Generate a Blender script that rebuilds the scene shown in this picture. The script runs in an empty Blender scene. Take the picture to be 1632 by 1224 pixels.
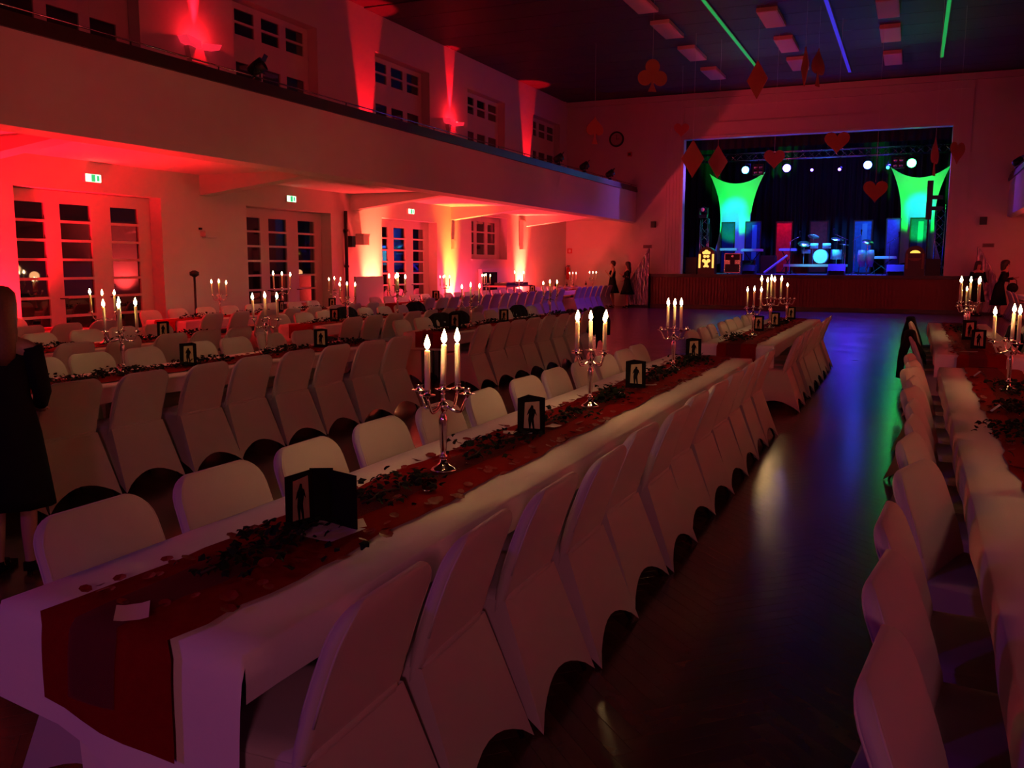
import bpy, bmesh, math, random
from mathutils import Vector, Matrix, Euler
random.seed(7)
PI = math.pi
sc = bpy.context.scene
COL = sc.collection

# ------------------------------------------------------------------ camera
F_PX, CX, CY = 1425.0, 816.0, 612.0
YAW, PITCH, ROLL, CAM_H = .4185, .1336, .0030, 1.68
_f = Vector((-math.sin(YAW)*math.cos(PITCH), math.cos(YAW)*math.cos(PITCH), -math.sin(PITCH)))
_r = Vector((math.cos(YAW), math.sin(YAW), 0)); _u = _r.cross(_f)
RT = _r*math.cos(ROLL)+_u*math.sin(ROLL); UP = -_r*math.sin(ROLL)+_u*math.cos(ROLL)
EYE = Vector((0, 0, CAM_H))
cam = bpy.data.cameras.new('camera'); cam_o = bpy.data.objects.new('camera', cam); COL.objects.link(cam_o)
cam.sensor_width = 36; cam.lens = F_PX/1632*36; cam.clip_start = .05; cam.clip_end = 200
M = Matrix((RT, UP, -_f)).transposed().to_4x4(); M.translation = EYE
cam_o.matrix_world = M
sc.camera = cam_o
def ray(x, y): return _f+RT*((x-CX)/F_PX)-UP*((y-CY)/F_PX)
def on_z(x, y, z): d = ray(x, y); return EYE+d*((z-CAM_H)/d.z)
def on_x(x, y, X): d = ray(x, y); return EYE+d*(X/d.x)
def on_y(x, y, Y): d = ray(x, y); return EYE+d*(Y/d.y)

# ------------------------------------------------------------------ world, exposure
w = bpy.data.worlds.new('night'); sc.world = w; w.use_nodes = True
w.node_tree.nodes['Background'].inputs[0].default_value = (.02, .015, .04, 1)
w.node_tree.nodes['Background'].inputs[1].default_value = .05
sc.view_settings.view_transform = 'Standard'; sc.view_settings.look = 'None'
sc.view_settings.exposure = 0.0; sc.view_settings.gamma = 1; sc.view_settings.use_curve_mapping = False
sc.cycles.use_denoising = True
sc.cycles.max_bounces = 6; sc.cycles.diffuse_bounces = 3; sc.cycles.glossy_bounces = 3
sc.cycles.transparent_max_bounces = 8
sc.cycles.sample_clamp_indirect = 3.0
sc.cycles.caustics_reflective = False; sc.cycles.caustics_refractive = False

def spot(name, loc, to, power, color, size=60, blend=.6, radius=.08):
    d = bpy.data.lights.new(name, 'SPOT'); d.energy = power; d.color = color
    d.spot_size = math.radians(size); d.spot_blend = blend; d.shadow_soft_size = radius
    o = bpy.data.objects.new(name, d); COL.objects.link(o); o.location = loc
    o.rotation_euler = (Vector(to)-Vector(loc)).to_track_quat('-Z', 'Y').to_euler()
    return o
LX, RX = -13.15, 5.75          # side walls
ZC = 8.14                      # ceiling
BXL, BXR = -10.2, 2.8          # balcony faces
RED = (1, .004, .013); CORAL = (1, .085, .045); AMBER = (1, .22, .022); VIOLET = (.42, .03, 1)
WALLRED = (1, .045, .045)
# floor washlights along the window wall, under the balcony
WARM = (1, .10, .042)
spot('wash_light', (-12.75, 9.1, .15), (-13.0, 9.2, 3.0), 2600, RED, 120, .6)
for yy in (20.3, 30.2):
    spot('wash_light', (-12.72, yy, .15), (-13.15, yy+.05, 1.25), 4600, WARM, 46, .8)
    spot('wash_light', (-12.75, yy, .2), (-12.75, yy+.25, 3.3), 1900, WARM, 40, .8)
spot('wash_light', (-12.72, 24.75, .15), (-13.15, 24.8, 1.15), 2200, AMBER, 42, .8)
spot('wash_light', (-12.75, 24.75, .2), (-12.7, 24.6, 3.3), 1700, AMBER, 42, .8)
# broad red flood of the same fixtures
for yy, c in ((20.3, (1, .035, .035)), (24.75, (1, .03, .07)), (30.2, (1, .035, .035))):
    spot('wash_flood', (-12.75, yy, .25), (-12.0, yy+.4, 2.2), 600, c, 160, .6, .12)
# the same row along the opposite wall
for yy in (9.0, 20.3, 30.2):
    spot('wash_light', (5.2, yy, .15), (5.6, yy, 3.2), 1300, WALLRED, 110, .8)
# gallery wash on the upper wall
for yy in (20.2, 30.8):
    spot('gallery_light', (-12.95, yy, 4.0), (-13.12, yy+.05, 7.2), 2200, RED, 25, .4, .04)
# violet washlights at the rear of the hall
spot('rear_light', (-5.0, -3.4, 2.6), (-2.0, 3, 1.0), 80, VIOLET, 62, .9, .25)
spot('rear_light', (1.5, -3.4, 2.6), (-1.2, 4, .8), 150, (1, .22, .36), 90, .9, .25)
# unseen red fill spots added at balcony height to brighten faces and walls
for yy in (4, 10, 16, 22, 28):
    spot('balcony_fill', (2.6, yy, 5.0), (-10.2, yy+1.5, 5.0), 330, (1, .04, .06), 52, .9, .2)
for xx in (-9.9, 2.5):
    spot('balcony_fill', (xx, 14, 5.1), (-3.7+(xx+3.7)*.15, 35, 5.2), 480, (1, .03, .08), 50, .9, .2)
spot('balcony_fill', (-10.0, 5, 5.1), (-1, 6, .4), 200, (1, .10, .14), 90, 1, .3)  # added pinkish fill over the near tables

# stage lighting
BLUE = (.03, .02, 1); GREEN = (0, 1, .06); CYAN = (0, .75, .75)
for xx, tx in ((-7.6, -7.4), (.1, .1)):
    spot('stage_green', (xx, 39.2, 1.5), (tx, 41, 4.1), 1300, GREEN, 44, .5)
    spot('stage_cyan', (xx*.87, 38.3, 5.6), (tx, 41, 4.2), 900, CYAN, 24, .9)
for xx in (-6.4, -4.4, -2.6, -1.0):
    spot('stage_blue', (xx, 38, 5.7), (xx*.9-.4, 37.6, 1.3), 2600, BLUE, 80, .8)
spot('stage_blue', (-5.5, 37.6, 5.8), (-7.5, 30, 0), 1500, (.10, .02, 1), 60, .8)
spot('stage_blue', (-2.2, 37.6, 5.8), (-2.0, 31, 0), 1500, (.07, .03, 1), 60, .8)
spot('stage_blue', (-8.0, 37.0, 5.2), (-10.7, 33.2, .4), 500, (.16, .0, 1), 22, .7)
spot('stage_blue', (.6, 37.0, 5.2), (2.9, 33.0, .4), 400, (.16, .0, 1), 22, .7)
spot('stage_violet', (-6.5, 37.0, 5.6), (-10.2, 33, 4.0), 380, (.35, .12, 1), 35, .9)
spot('stage_violet', (-1.0, 37.0, 5.6), (2.8, 33, 4.0), 380, (.35, .05, 1), 35, .9)
spot('stage_red', (-5.2, 40.4, 5.0), (-5.26, 41.2, 2.9), 420, (1, .01, .12), 40, .6)
spot('stage_cyan', (-3.7, 36.3, 6.0), (-3.6, 38.2, 1.7), 3500, (.02, .8, 1), 34, .7)
spot('stage_cyan', (-6.6, 36.4, 6.0), (-7.1, 38.4, 2.0), 1600, (.02, .5, 1), 30, .7)
spot('stage_cyan', (-1.4, 36.4, 6.0), (-1.8, 38.4, 2.0), 1600, (.02, .5, 1), 30, .7)

# ------------------------------------------------------------------ materials
MATS = {}
def mat(name, col, rough=.6, metal=0, spec=.5, noise=None, bump=None, emit=None, alpha=None, ior=None, sheen=0, trans=0, sss=0):
    if name in MATS: return MATS[name]
    m = bpy.data.materials.new(name); m.use_nodes = True
    nt = m.node_tree; b = nt.nodes['Principled BSDF']
    b.inputs['Base Color'].default_value = (*col, 1)
    b.inputs['Roughness'].default_value = rough; b.inputs['Metallic'].default_value = metal
    b.inputs['Specular IOR Level'].default_value = spec
    if ior: b.inputs['IOR'].default_value = ior
    if sheen: b.inputs['Sheen Weight'].default_value = sheen
    if trans: b.inputs['Transmission Weight'].default_value = trans
    if sss:
        b.inputs['Subsurface Weight'].default_value = sss; b.inputs['Subsurface Radius'].default_value = (.03, .015, .006)
        b.inputs['Subsurface Scale'].default_value = 1.0
    if emit:
        b.inputs['Emission Color'].default_value = (*emit[0], 1); b.inputs['Emission Strength'].default_value = emit[1]
    if alpha is not None: b.inputs['Alpha'].default_value = alpha
    tc = None
    if noise or bump:
        tc = nt.nodes.new('ShaderNodeTexCoord')
    if noise:
        n = nt.nodes.new('ShaderNodeTexNoise'); n.inputs['Scale'].default_value = noise[0]; n.inputs['Detail'].default_value = 4
        r = nt.nodes.new('ShaderNodeMixRGB'); r.inputs[1].default_value = (*col, 1)
        r.inputs[2].default_value = (*[max(0, c*noise[1]) for c in col], 1)
        nt.links.new(tc.outputs['Object'], n.inputs['Vector']); nt.links.new(n.outputs['Fac'], r.inputs[0])
        nt.links.new(r.outputs[0], b.inputs['Base Color'])
    if bump:
        n2 = nt.nodes.new('ShaderNodeTexNoise'); n2.inputs['Scale'].default_value = bump[0]; n2.inputs['Detail'].default_value = 3
        bp = nt.nodes.new('ShaderNodeBump'); bp.inputs['Strength'].default_value = bump[1]; bp.inputs['Distance'].default_value = .01
        nt.links.new(tc.outputs['Object'], n2.inputs['Vector']); nt.links.new(n2.outputs['Fac'], bp.inputs['Height'])
        nt.links.new(bp.outputs[0], b.inputs['Normal'])
    MATS[name] = m
    return m
def glow(name, col, s):
    m = mat(name, (.02, .02, .02), .5, emit=(col, s)); m.cycles.emission_sampling = 'NONE'; return m
plaster = mat('white_plaster', (.74, .70, .66), .9, spec=.2, noise=(3, .93), bump=(60, .15))
soffit_m = mat('soffit_plaster', (.76, .72, .68), .9, spec=.2, noise=(2, .95))
darkwood = mat('dark_wood', (.05, .022, .015), .35, noise=(14, .5))
metal_dark = mat('dark_metal', (.03, .03, .033), .4, metal=.7)
black = mat('black_plastic', (.012, .012, .013), .45)
blackcloth = mat('black_cloth', (.010, .010, .012), .95, spec=.1)
curtain_m = mat('stage_curtain', (.03, .03, .045), .95, spec=.1)
whiteframe = mat('painted_frame', (.70, .64, .58), .55, noise=(9, .93))
glass_night = mat('night_glass', (.004, .004, .006), .03, ior=2.4)
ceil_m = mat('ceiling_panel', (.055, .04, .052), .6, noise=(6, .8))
spandex = mat('white_stretch_cover', (.54, .51, .49), .85, spec=.25, sheen=.15, bump=(220, .08))
piping_m = mat('cover_piping', (.56, .53, .51), .8, spec=.25)
paper = mat('white_paper_cloth', (.86, .82, .78), .85, spec=.2, noise=(6, .95), bump=(35, .12))
runner_m = mat('red_runner', (.26, .007, .009), .9, spec=.04, noise=(40, .75))
petal_m = mat('red_petal', (.30, .006, .012), .6, noise=(60, .6))
leaf_m = mat('ivy_leaf', (.014, .026, .012), .8, spec=.15, noise=(30, .5))
stem_m = mat('brown_stem', (.05, .03, .016), .8)
silver = mat('polished_silver', (.80, .78, .75), .12, metal=1)
wax = mat('cream_wax', (.86, .76, .56), .45, sss=.5)
wick_m = mat('wick', (.02, .018, .015), .9)
flame_m = glow('flame', (1, .66, .28), 60)
whitecard = mat('white_card', (.75, .72, .68), .7)
cream_print = mat('cream_print', (.62, .48, .27), .6, noise=(25, .6))
ink = mat('dark_ink', (.008, .007, .006), .9, spec=.1)
skin_m = mat('skin', (.52, .30, .22), .6)
hair_m = mat('dark_hair', (.03, .016, .010), .55)
hair_b = mat('brown_hair', (.24, .09, .05), .5, noise=(80, .5))
chrome = mat('chrome', (.7, .7, .72), .18, metal=1)
tinsel_m = mat('silver_tinsel', (.75, .72, .75), .22, metal=.55)
sail_m = mat('white_sail', (.80, .80, .80), .9, spec=.1)
green_em = glow('green_groove_light', (.03, 1, .18), .30)  # emission standing in for coloured light on the ceiling grooves
blue_em = glow('blue_groove_light', (.06, .03, 1), .55)
exit_em = glow('exit_white', (.55, 1, .62), 2.2)
exit_gr = glow('exit_green', (.0, .55, .16), 1.2)
ledlamp = mat('lamp_diffuser', (.75, .70, .70), .6)
cardboard = mat('orange_card', (.40, .14, .08), .8, noise=(8, .85))
cardboard2 = mat('pink_card', (.42, .18, .18), .8, noise=(8, .85))
red_box = mat('red_paint', (.5, .02, .02), .4)
sheer = bpy.data.materials.new('sheer_organza'); sheer.use_nodes = True
_nt = sheer.node_tree; _nt.nodes.clear()
_o = _nt.nodes.new('ShaderNodeOutputMaterial'); _mx = _nt.nodes.new('ShaderNodeMixShader'); _mx.inputs[0].default_value = .42
_t = _nt.nodes.new('ShaderNodeBsdfTransparent'); _d = _nt.nodes.new('ShaderNodeBsdfDiffuse'); _d.inputs[0].default_value = (.13, .065, .065, 1)
_nt.links.new(_t.outputs[0], _mx.inputs[1]); _nt.links.new(_d.outputs[0], _mx.inputs[2]); _nt.links.new(_mx.outputs[0], _o.inputs[0])
glass_clear = mat('clear_glass', (1, 1, 1), .02, trans=1, ior=1.45)

def floor_material():
    m = bpy.data.materials.new('parquet'); m.use_nodes = True; nt = m.node_tree; b = nt.nodes['Principled BSDF']
    tc = nt.nodes.new('ShaderNodeTexCoord'); oi = nt.nodes.new('ShaderNodeObjectInfo')
    n = nt.nodes.new('ShaderNodeTexNoise'); n.inputs['Scale'].default_value = 5; n.inputs['Detail'].default_value = 5
    mp = nt.nodes.new('ShaderNodeMapping'); mp.inputs['Scale'].default_value = (1, 4, 1)
    cr = nt.nodes.new('ShaderNodeValToRGB')
    cr.color_ramp.elements[0].position = .3; cr.color_ramp.elements[0].color = (.050, .024, .012, 1)
    cr.color_ramp.elements[1].position = .75; cr.color_ramp.elements[1].color = (.105, .052, .026, 1)
    nt.links.new(tc.outputs['Generated'], mp.inputs[0]); nt.links.new(tc.outputs['Object'], n.inputs['Vector'])
    ad = nt.nodes.new('ShaderNodeMath'); ad.operation = 'MULTIPLY_ADD'; ad.inputs[1].default_value = .35; ad.inputs[2].default_value = -.17
    a2 = nt.nodes.new('ShaderNodeMath'); a2.operation = 'ADD'
    nt.links.new(oi.outputs['Random'], ad.inputs[0]); nt.links.new(ad.outputs[0], a2.inputs[0]); nt.links.new(n.outputs['Fac'], a2.inputs[1])
    nt.links.new(a2.outputs[0], cr.inputs[0]); nt.links.new(cr.outputs[0], b.inputs['Base Color'])
    n3 = nt.nodes.new('ShaderNodeTexNoise'); n3.inputs['Scale'].default_value = 1.6; n3.inputs['Detail'].default_value = 6
    mr = nt.nodes.new('ShaderNodeMapRange'); mr.inputs['To Min'].default_value = .15; mr.inputs['To Max'].default_value = .30
    nt.links.new(tc.outputs['Object'], n3.inputs['Vector']); nt.links.new(n3.outputs['Fac'], mr.inputs['Value']); nt.links.new(mr.outputs[0], b.inputs['Roughness'])
    b.inputs['Specular IOR Level'].default_value = .8
    return m
parquet = floor_material()
joint_m = mat('parquet_joint', (.02, .010, .006), .5)

# ------------------------------------------------------------------ builders
class MB:
    def __init__(s): s.v = []; s.f = []
    def add(s, vs, fs):
        n = len(s.v); s.v += [tuple(v) for v in vs]; s.f += [tuple(i+n for i in f) for f in fs]; return s
    def box(s, x0, y0, z0, x1, y1, z1):
        return s.add([(x0,y0,z0),(x1,y0,z0),(x1,y1,z0),(x0,y1,z0),(x0,y0,z1),(x1,y0,z1),(x1,y1,z1),(x0,y1,z1)],
                     [(0,3,2,1),(4,5,6,7),(0,1,5,4),(1,2,6,5),(2,3,7,6),(3,0,4,7)])
    def cbox(s, c, d): return s.box(c[0]-d[0]/2, c[1]-d[1]/2, c[2]-d[2]/2, c[0]+d[0]/2, c[1]+d[1]/2, c[2]+d[2]/2)
    def lathe(s, prof, n=16, c=(0,0,0), axis='z', cap=True):
        vs = []
        for r, z in prof:
            for k in range(n):
                a = 2*PI*k/n; p = (r*math.cos(a), r*math.sin(a), z)
                if axis == 'y': p = (p[0], p[2], p[1])
                if axis == 'x': p = (p[2], p[0], p[1])
                vs.append((p[0]+c[0], p[1]+c[1], p[2]+c[2]))
        fs = [(i*n+k, i*n+(k+1)%n, (i+1)*n+(k+1)%n, (i+1)*n+k) for i in range(len(prof)-1) for k in range(n)]
        if cap: fs += [tuple(reversed(range(n))), tuple(range((len(prof)-1)*n, len(prof)*n))]
        return s.add(vs, fs)
    def tube(s, pts, r, n=8):
        pts = [Vector(p) for p in pts]; vs = []
        rs = r if isinstance(r, (list, tuple)) else [r]*len(pts)
        ref = None
        for i, p in enumerate(pts):
            d = (pts[min(i+1, len(pts)-1)]-pts[max(i-1, 0)]).normalized()
            if ref is None: ref = Vector((0, 0, 1)) if abs(d.z) < .9 else Vector((1, 0, 0))
            a = d.cross(ref).normalized(); b = a.cross(d).normalized(); ref = b
            for k in range(n):
                t = 2*PI*k/n; vs.append(p+(a*math.cos(t)+b*math.sin(t))*rs[i])
        fs = [(i*n+k, i*n+(k+1)%n, (i+1)*n+(k+1)%n, (i+1)*n+k) for i in range(len(pts)-1) for k in range(n)]
        fs += [tuple(reversed(range(n))), tuple(range((len(pts)-1)*n, len(pts)*n))]
        return s.add(vs, fs)
    def prism(s, poly, y0, y1):          # polygon in xz, extruded along y
        n = len(poly)
        vs = [(x, y0, z) for x, z in poly]+[(x, y1, z) for x, z in poly]
        return s.add(vs, [tuple(range(n)), tuple(reversed(range(n, 2*n)))]+[(i, i+n, (i+1) % n+n, (i+1) % n) for i in range(n)])
    def mesh(s, name, m, smooth=False):
        me = bpy.data.meshes.new(name); me.from_pydata(s.v, [], s.f)
        bm = bmesh.new(); bm.from_mesh(me); bmesh.ops.recalc_face_normals(bm, faces=bm.faces); bm.to_mesh(me); bm.free()
        me.materials.append(m)
        if smooth: me.polygons.foreach_set('use_smooth', [True]*len(me.polygons))
        return me
    def build(s, name, m, parent=None, smooth=False):
        return obj(name, s.mesh(name, m, smooth), parent)
def obj(name, me, parent=None, loc=None, rot=None):
    o = bpy.data.objects.new(name, me); COL.objects.link(o)
    if parent: o.parent = parent
    if loc is not None: o.location = loc
    if rot is not None: o.rotation_euler = rot
    return o
def tag(o, label, cat, group=None, kind=None):
    o['label'] = label; o['category'] = cat
    if group: o['group'] = group
    if kind: o['kind'] = kind
    return o
def thing(name, label, cat, loc=(0,0,0), rz=0, group=None):
    o = bpy.data.objects.new(name, None); COL.objects.link(o); o.location = loc; o.rotation_euler = (0, 0, rz)
    o.empty_display_size = .1
    return tag(o, label, cat, group)
def struct(name, mb, m, smooth=False):
    o = mb.build(name, m, None, smooth); o['kind'] = 'structure'; return o
CH = {}
def tree(o): return CH.get(o.name, [])
def dup(root, loc, rz=0, label=None, group=None, scale=None):
    r = root.copy(); COL.objects.link(r); r.location = loc; r.rotation_euler = (0, 0, rz)
    if label: r['label'] = label
    if group: r['group'] = group
    if scale: r.scale = (scale,)*3
    for ch in root.children:
        c = ch.copy(); COL.objects.link(c); c.parent = r
        for g in ch.children:
            d = g.copy(); COL.objects.link(d); d.parent = c
    return r
ORD = ['zeroth','first','second','third','fourth','fifth','sixth','seventh','eighth','ninth','tenth','eleventh','twelfth','thirteenth','fourteenth','fifteenth','sixteenth','seventeenth','eighteenth','nineteenth','twentieth']
# ------------------------------------------------------------------ setting: floor
YB, YR, YS = 35.0, -4.0, 34.62      # back wall, rear wall, stage apron front
fl = struct('floor', MB().box(LX-.5, YR, -.1, RX+.5, YB+.5, 0), joint_m)
PL, PW = .56, .08                    # herringbone blocks
def plank_mesh():
    l, wd, h, e = PL/2-.0004, PW/2-.0004, .0012, .0007
    v = [(-l,-wd,0),(l,-wd,0),(l,wd,0),(-l,wd,0),(-l+e,-wd+e,h),(l-e,-wd+e,h),(l-e,wd-e,h),(-l+e,wd-e,h)]
    return v, [(4,5,6,7),(0,1,5,4),(1,2,6,5),(2,3,7,6),(3,0,4,7)]
pv, pf = plank_mesh()
spots = []
n = int(PL/PW); s2 = math.sqrt(.5)
# herringbone lattice: horizontal block at (k*w, k*w), vertical block beside it, repeated across
for i in range(-20, 175):
    for j in range(-8, 7):
        for vert in (0, 1):
            if vert: ax, ay = i*PW+j*PL+PL+PW/2, i*PW-j*PL+PW-PL/2
            else: ax, ay = i*PW+j*PL+PL/2, i*PW-j*PL+PW/2
            X, Y = (ax-ay)*s2, (ax+ay)*s2
            if -3.4 < X < 2.2 and 1.0 < Y < 17.0: spots.append((X, Y, PI/4+(PI/2 if vert else 0)))
aisle = sorted([p for p in spots if -1.35 < p[0] < .05 and p[1] > 1.9], key=lambda p: p[1])[:298]
keep = set(aisle)
me0 = MB().add(pv, pf).mesh('plank', parquet)
for X, Y, a in aisle:
    obj('plank', me0, fl, (X, Y, .0005), (0, 0, a))
rest = MB()
for p in spots:
    if p in keep: continue
    c, s = math.cos(p[2]), math.sin(p[2])
    rest.add([(p[0]+x*c-y*s, p[1]+x*s+y*c, z+.0005) for x, y, z in pv], pf)
o = rest.build('parquet_blocks', parquet, fl); o['kind'] = 'stuff'
m = MB()
for a in ((LX, YR, -3.95, YB), (2.75, YR, RX, YB), (-3.95, 16.9, 2.75, YB), (-3.95, YR, 2.75, .75)):
    m.box(a[0], a[1], .0, a[2], a[3], .0012)
m.build('parquet_field', parquet, fl)

# ------------------------------------------------------------------ walls with openings
def wall_with_holes(mb, x0, x1, ya, yb, za, zb, holes):
    y = ya
    for h0, h1, hz0, hz1 in sorted(holes):
        mb.box(x0, y, za, x1, h0, zb)
        if hz0 > za: mb.box(x0, h0, za, x1, h1, hz0)
        if hz1 < zb: mb.box(x0, h0, hz1, x1, h1, zb)
        y = h1
    mb.box(x0, y, za, x1, yb, zb)
DOORS = [(10.02, 13.1), (15.5, 18.58), (20.9, 23.98)]
WIN4 = (26.3, 29.1)
GALS = [(9.9, 12.8), (15.3, 18.2), (20.7, 23.6), (26.05, 28.9), (31.4, 34.2)]
m = MB()
wall_with_holes(m, LX-.5, LX, YR, YB, 0, 3.9, [(a, b, 0, 2.9) for a, b in DOORS]+[(WIN4[0], WIN4[1], 1.83, 3.26)])
wall_with_holes(m, LX-.5, LX, YR, YB, 3.9, ZC, [(a, b, 3.9, 7.16) for a, b in GALS])
struct('wall_left', m, plaster)
m = MB(); m.box(RX, YR, 0, RX+.4, YB, ZC); struct('wall_right', m, plaster)
m = MB(); m.box(LX-.5, YR-.4, 0, RX+.4, YR, ZC); struct('wall_rear', m, plaster)
# stage wall with the proscenium opening
SX0, SX1, SZ0, SZ1 = -8.37, .97, 1.30, 6.44
m = MB()
m.box(LX-.5, YB, 0, SX0, YB+.45, ZC); m.box(SX1, YB, 0, RX+.4, YB+.45, ZC); m.box(SX0, YB, SZ1, SX1, YB+.45, ZC); m.box(SX0, YB, 0, SX1, YB+.45, 1.2)
struct('wall_back', m, plaster)
# stepped surround of the proscenium
m = MB()
m.box(-9.05, YB-.07, 1.3, SX0, YB-.001, ZC-.25); m.box(SX1, YB-.07, 1.3, 1.55, YB-.001, ZC-.25); m.box(SX0, YB-.07, SZ1, SX1, YB-.001, 7.0)
m.box(-9.05, YB-.10, 7.62, 1.55, YB-.001, ZC-.25)
tr = struct('trim_1', m, plaster)
# slim fluting strips on both jambs
fm = MB().box(-.015, -.012, 1.35, .015, 0, 6.9).mesh('fluting', plaster)
for x in [-8.98+.13*i for i in range(5)]+[1.02+.12*i for i in range(4)]:
    obj('fluting', fm, tr, (x, YB-.0705, 0))
# pale edge strip round the opening
pale = mat('pale_edge', (.72, .74, .80), .5)
m = MB(); m.box(SX0-.03, YB-.11, SZ1-.02, SX1+.03, YB+.3, SZ1+.07)
struct('trim_2', m, pale)
m = MB(); m.box(SX0-.02, YB-.09, 1.3, SX0+.05, YB+.3, SZ1-.02); struct('trim_3', m, pale)
# ceiling
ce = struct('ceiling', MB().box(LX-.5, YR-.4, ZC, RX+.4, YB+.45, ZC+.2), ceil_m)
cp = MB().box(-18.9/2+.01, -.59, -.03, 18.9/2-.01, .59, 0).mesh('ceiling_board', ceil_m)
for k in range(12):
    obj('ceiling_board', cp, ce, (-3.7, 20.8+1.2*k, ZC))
struct('trim_4', MB().box(LX, YB-.14, ZC-.24, RX, YB-.001, ZC-.03), plaster)

# ------------------------------------------------------------------ balconies
def balcony(side, fx, wx, wood_y1):
    sg = 1 if fx > wx else -1
    x0, x1 = (wx, fx) if wx < fx else (fx, wx)
    m = MB()
    m.prism([(wx, 3.42), (fx-sg*.25, 3.42), (fx-sg*.25, 3.30), (fx-sg*.12, 3.28), (fx, 3.34), (fx, 4.5), (fx-sg*.14, 4.5), (fx-sg*.14, 3.95), (wx, 3.95)], YR, YB-.001)
    s = struct('balcony_'+side, m, soffit_m)
    # tapered beams below
    bm_ = MB()
    for i, y in enumerate((3.35, 8.85, 14.3, 19.6, 25.05, 30.55)):
        me = MB().prism([(wx, 3.43), (fx-sg*.26, 3.43), (fx-sg*.26, 3.33), (wx, 3.02)], y-.16, y+.16).mesh('beam', soffit_m)
        obj('beam', me, s)
    cap = MB().box(min(fx-sg*.2, fx+sg*.05), YR, 4.5, max(fx-sg*.2, fx+sg*.05), wood_y1, 4.60).build('parapet_cap', darkwood, s)
    board = MB().box(fx-sg*.0-.02, YR, 4.6, fx-sg*.0+.02, wood_y1, 4.70).build('parapet_board', darkwood, s)
    MB().tube([(fx-sg*.0, YR, 4.76), (fx-sg*.0, wood_y1, 4.76)], .012, 8).build('handrail', chrome, s, True)
    pm = MB().tube([(0, 0, 4.69), (0, 0, 4.76)], .01, 6).mesh('rail_post', metal_dark)
    for k in range(20): obj('rail_post', pm, s, (fx, 1+1.75*k, 0))
    return s
balcony('left', BXL, LX, YB-.001); balcony('right', BXR, RX, YB-.001)

# ------------------------------------------------------------------ doors and windows
def frame_grid(prefix, idx, xf, y0, y1, z0, z1, cols, rows, label):
    """timber frame filling y0..y1, z0..z1 with panes at cols x rows; every bar is solid, every pane its own piece"""
    root = bpy.data.objects.new('%s_%d' % (prefix, idx), None); COL.objects.link(root); root['kind'] = 'structure'
    root['label'] = label; root.location = (xf, (y0+y1)/2, z0)
    yc = (y0+y1)/2
    def bx(a, b, c, d, dep=.05, nm='frame_bar', mm=None):
        MB().box(-dep, a-yc, c-z0, .012, b-yc, d-z0).build(nm, mm or whiteframe, root)
    edges = [y0]+[v for c in cols for v in c]+[y1]
    for i in range(0, len(edges), 2): bx(edges[i], edges[i+1], z0, z1, .06, 'stile')
    for a, b in cols:
        zs = [z1]+[v for r in rows for v in r]+[z0]
        for i in range(0, len(zs), 2):
            if zs[i]-zs[i+1] > .001: bx(a+.001, b-.001, zs[i+1], zs[i], .04 if zs[i]-zs[i+1] < .1 else .05, 'glazing_bar' if zs[i]-zs[i+1] < .1 else 'rail')
        for t, bt in rows:
            MB().box(-.03, a-yc, bt-z0, -.022, b-yc, t-z0).build('pane', glass_night, root)
    return root
k = 1
for (a, b) in DOORS:
    cols = [(a+.14, a+.78), (a+1.07, a+1.71), (a+2.14, a+2.78)]
    rows = [(2.68-.325*i, 2.40-.325*i) for i in range(7)]
    r = frame_grid('door', k, LX-.30, a+.01, b-.01, .01, 2.89, cols, rows, 'tall white three-leaf glazed door set deep in the wall')
    for yy in (a+.98, a+2.05):
        MB().tube([(0, 0, 0), (.07, 0, 0), (.07, .10, 0)], .011, 6).build('door_handle', metal_dark, r, True).location = (.012, yy-(a+b)/2, 1.05)
    k += 1
a, b = WIN4
frame_grid('window', 1, LX-.30, a+.01, b-.01, 1.84, 3.25, [(a+.12, a+.74), (a+.96, a+1.56), (a+1.80, a+2.40)], [(3.08, 2.76), (2.71, 2.38), (2.33, 1.99)], 'white window with three panes by three above a low shelf')
struct('trim_5', MB().box(LX-.3, a-.04, 1.78, LX+.05, b+.04, 1.83), plaster)
for i, (a, b) in enumerate(GALS):
    cols = [(a+.36, a+.98), (a+1.22, a+1.84), (a+2.07, a+2.72)] if i else [(a+.30, a+.92), (a+1.16, a+1.80), (a+2.03, a+2.60)]
    frame_grid('window', i+2, LX-.28, a+.01, b-.01, 3.96, 7.15, cols, [(7.02, 6.78), (6.73, 6.50), (5.94, 5.66), (5.61, 5.33), (5.28, 5.0)], 'tall dark gallery window with a solid middle panel')

# night outside: dark yard wall so that panes have something behind them
# ------------------------------------------------------------------ stage
st = struct('stage', MB().box(-9.45, YS, 1.2, 1.95, 43.4, 1.30), mat('stage_boards', (.22, .18, .20), .3, noise=(9, .6)))
front = mat('stage_front', (.21, .06, .04), .55, noise=(10, .7))
MB().box(-9.45, YS+.03, 0, 1.95, YS+.09, 1.2).build('apron_panel', front, st)
MB().box(-9.5, YS-.05, 1.19, 2.0, YS+.01, 1.31).build('apron_nosing', darkwood, st)
MB().box(-9.45, YS-.03, 0, 1.95, YS+.0, .13).build('apron_plinth', darkwood, st)
sm = MB().box(-.036, 0, .14, .036, .028, 1.18).mesh('apron_slat', front)
for i in range(94):
    obj('apron_slat', sm, st, (-9.38+.1205*i, YS+.001, 0))
m = MB()
m.box(-10.2, 43.0, 1.2, 2.4, 43.2, 8.2); m.box(-10.4, 35.5, 1.2, -10.2, 43.2, 8.2); m.box(2.4, 35.5, 1.2, 2.6, 43.2, 8.2); m.box(-10.4, 35.5, 8.2, 2.6, 43.2, 8.4)
struct('wall_stage', m, curtain_m)
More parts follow.
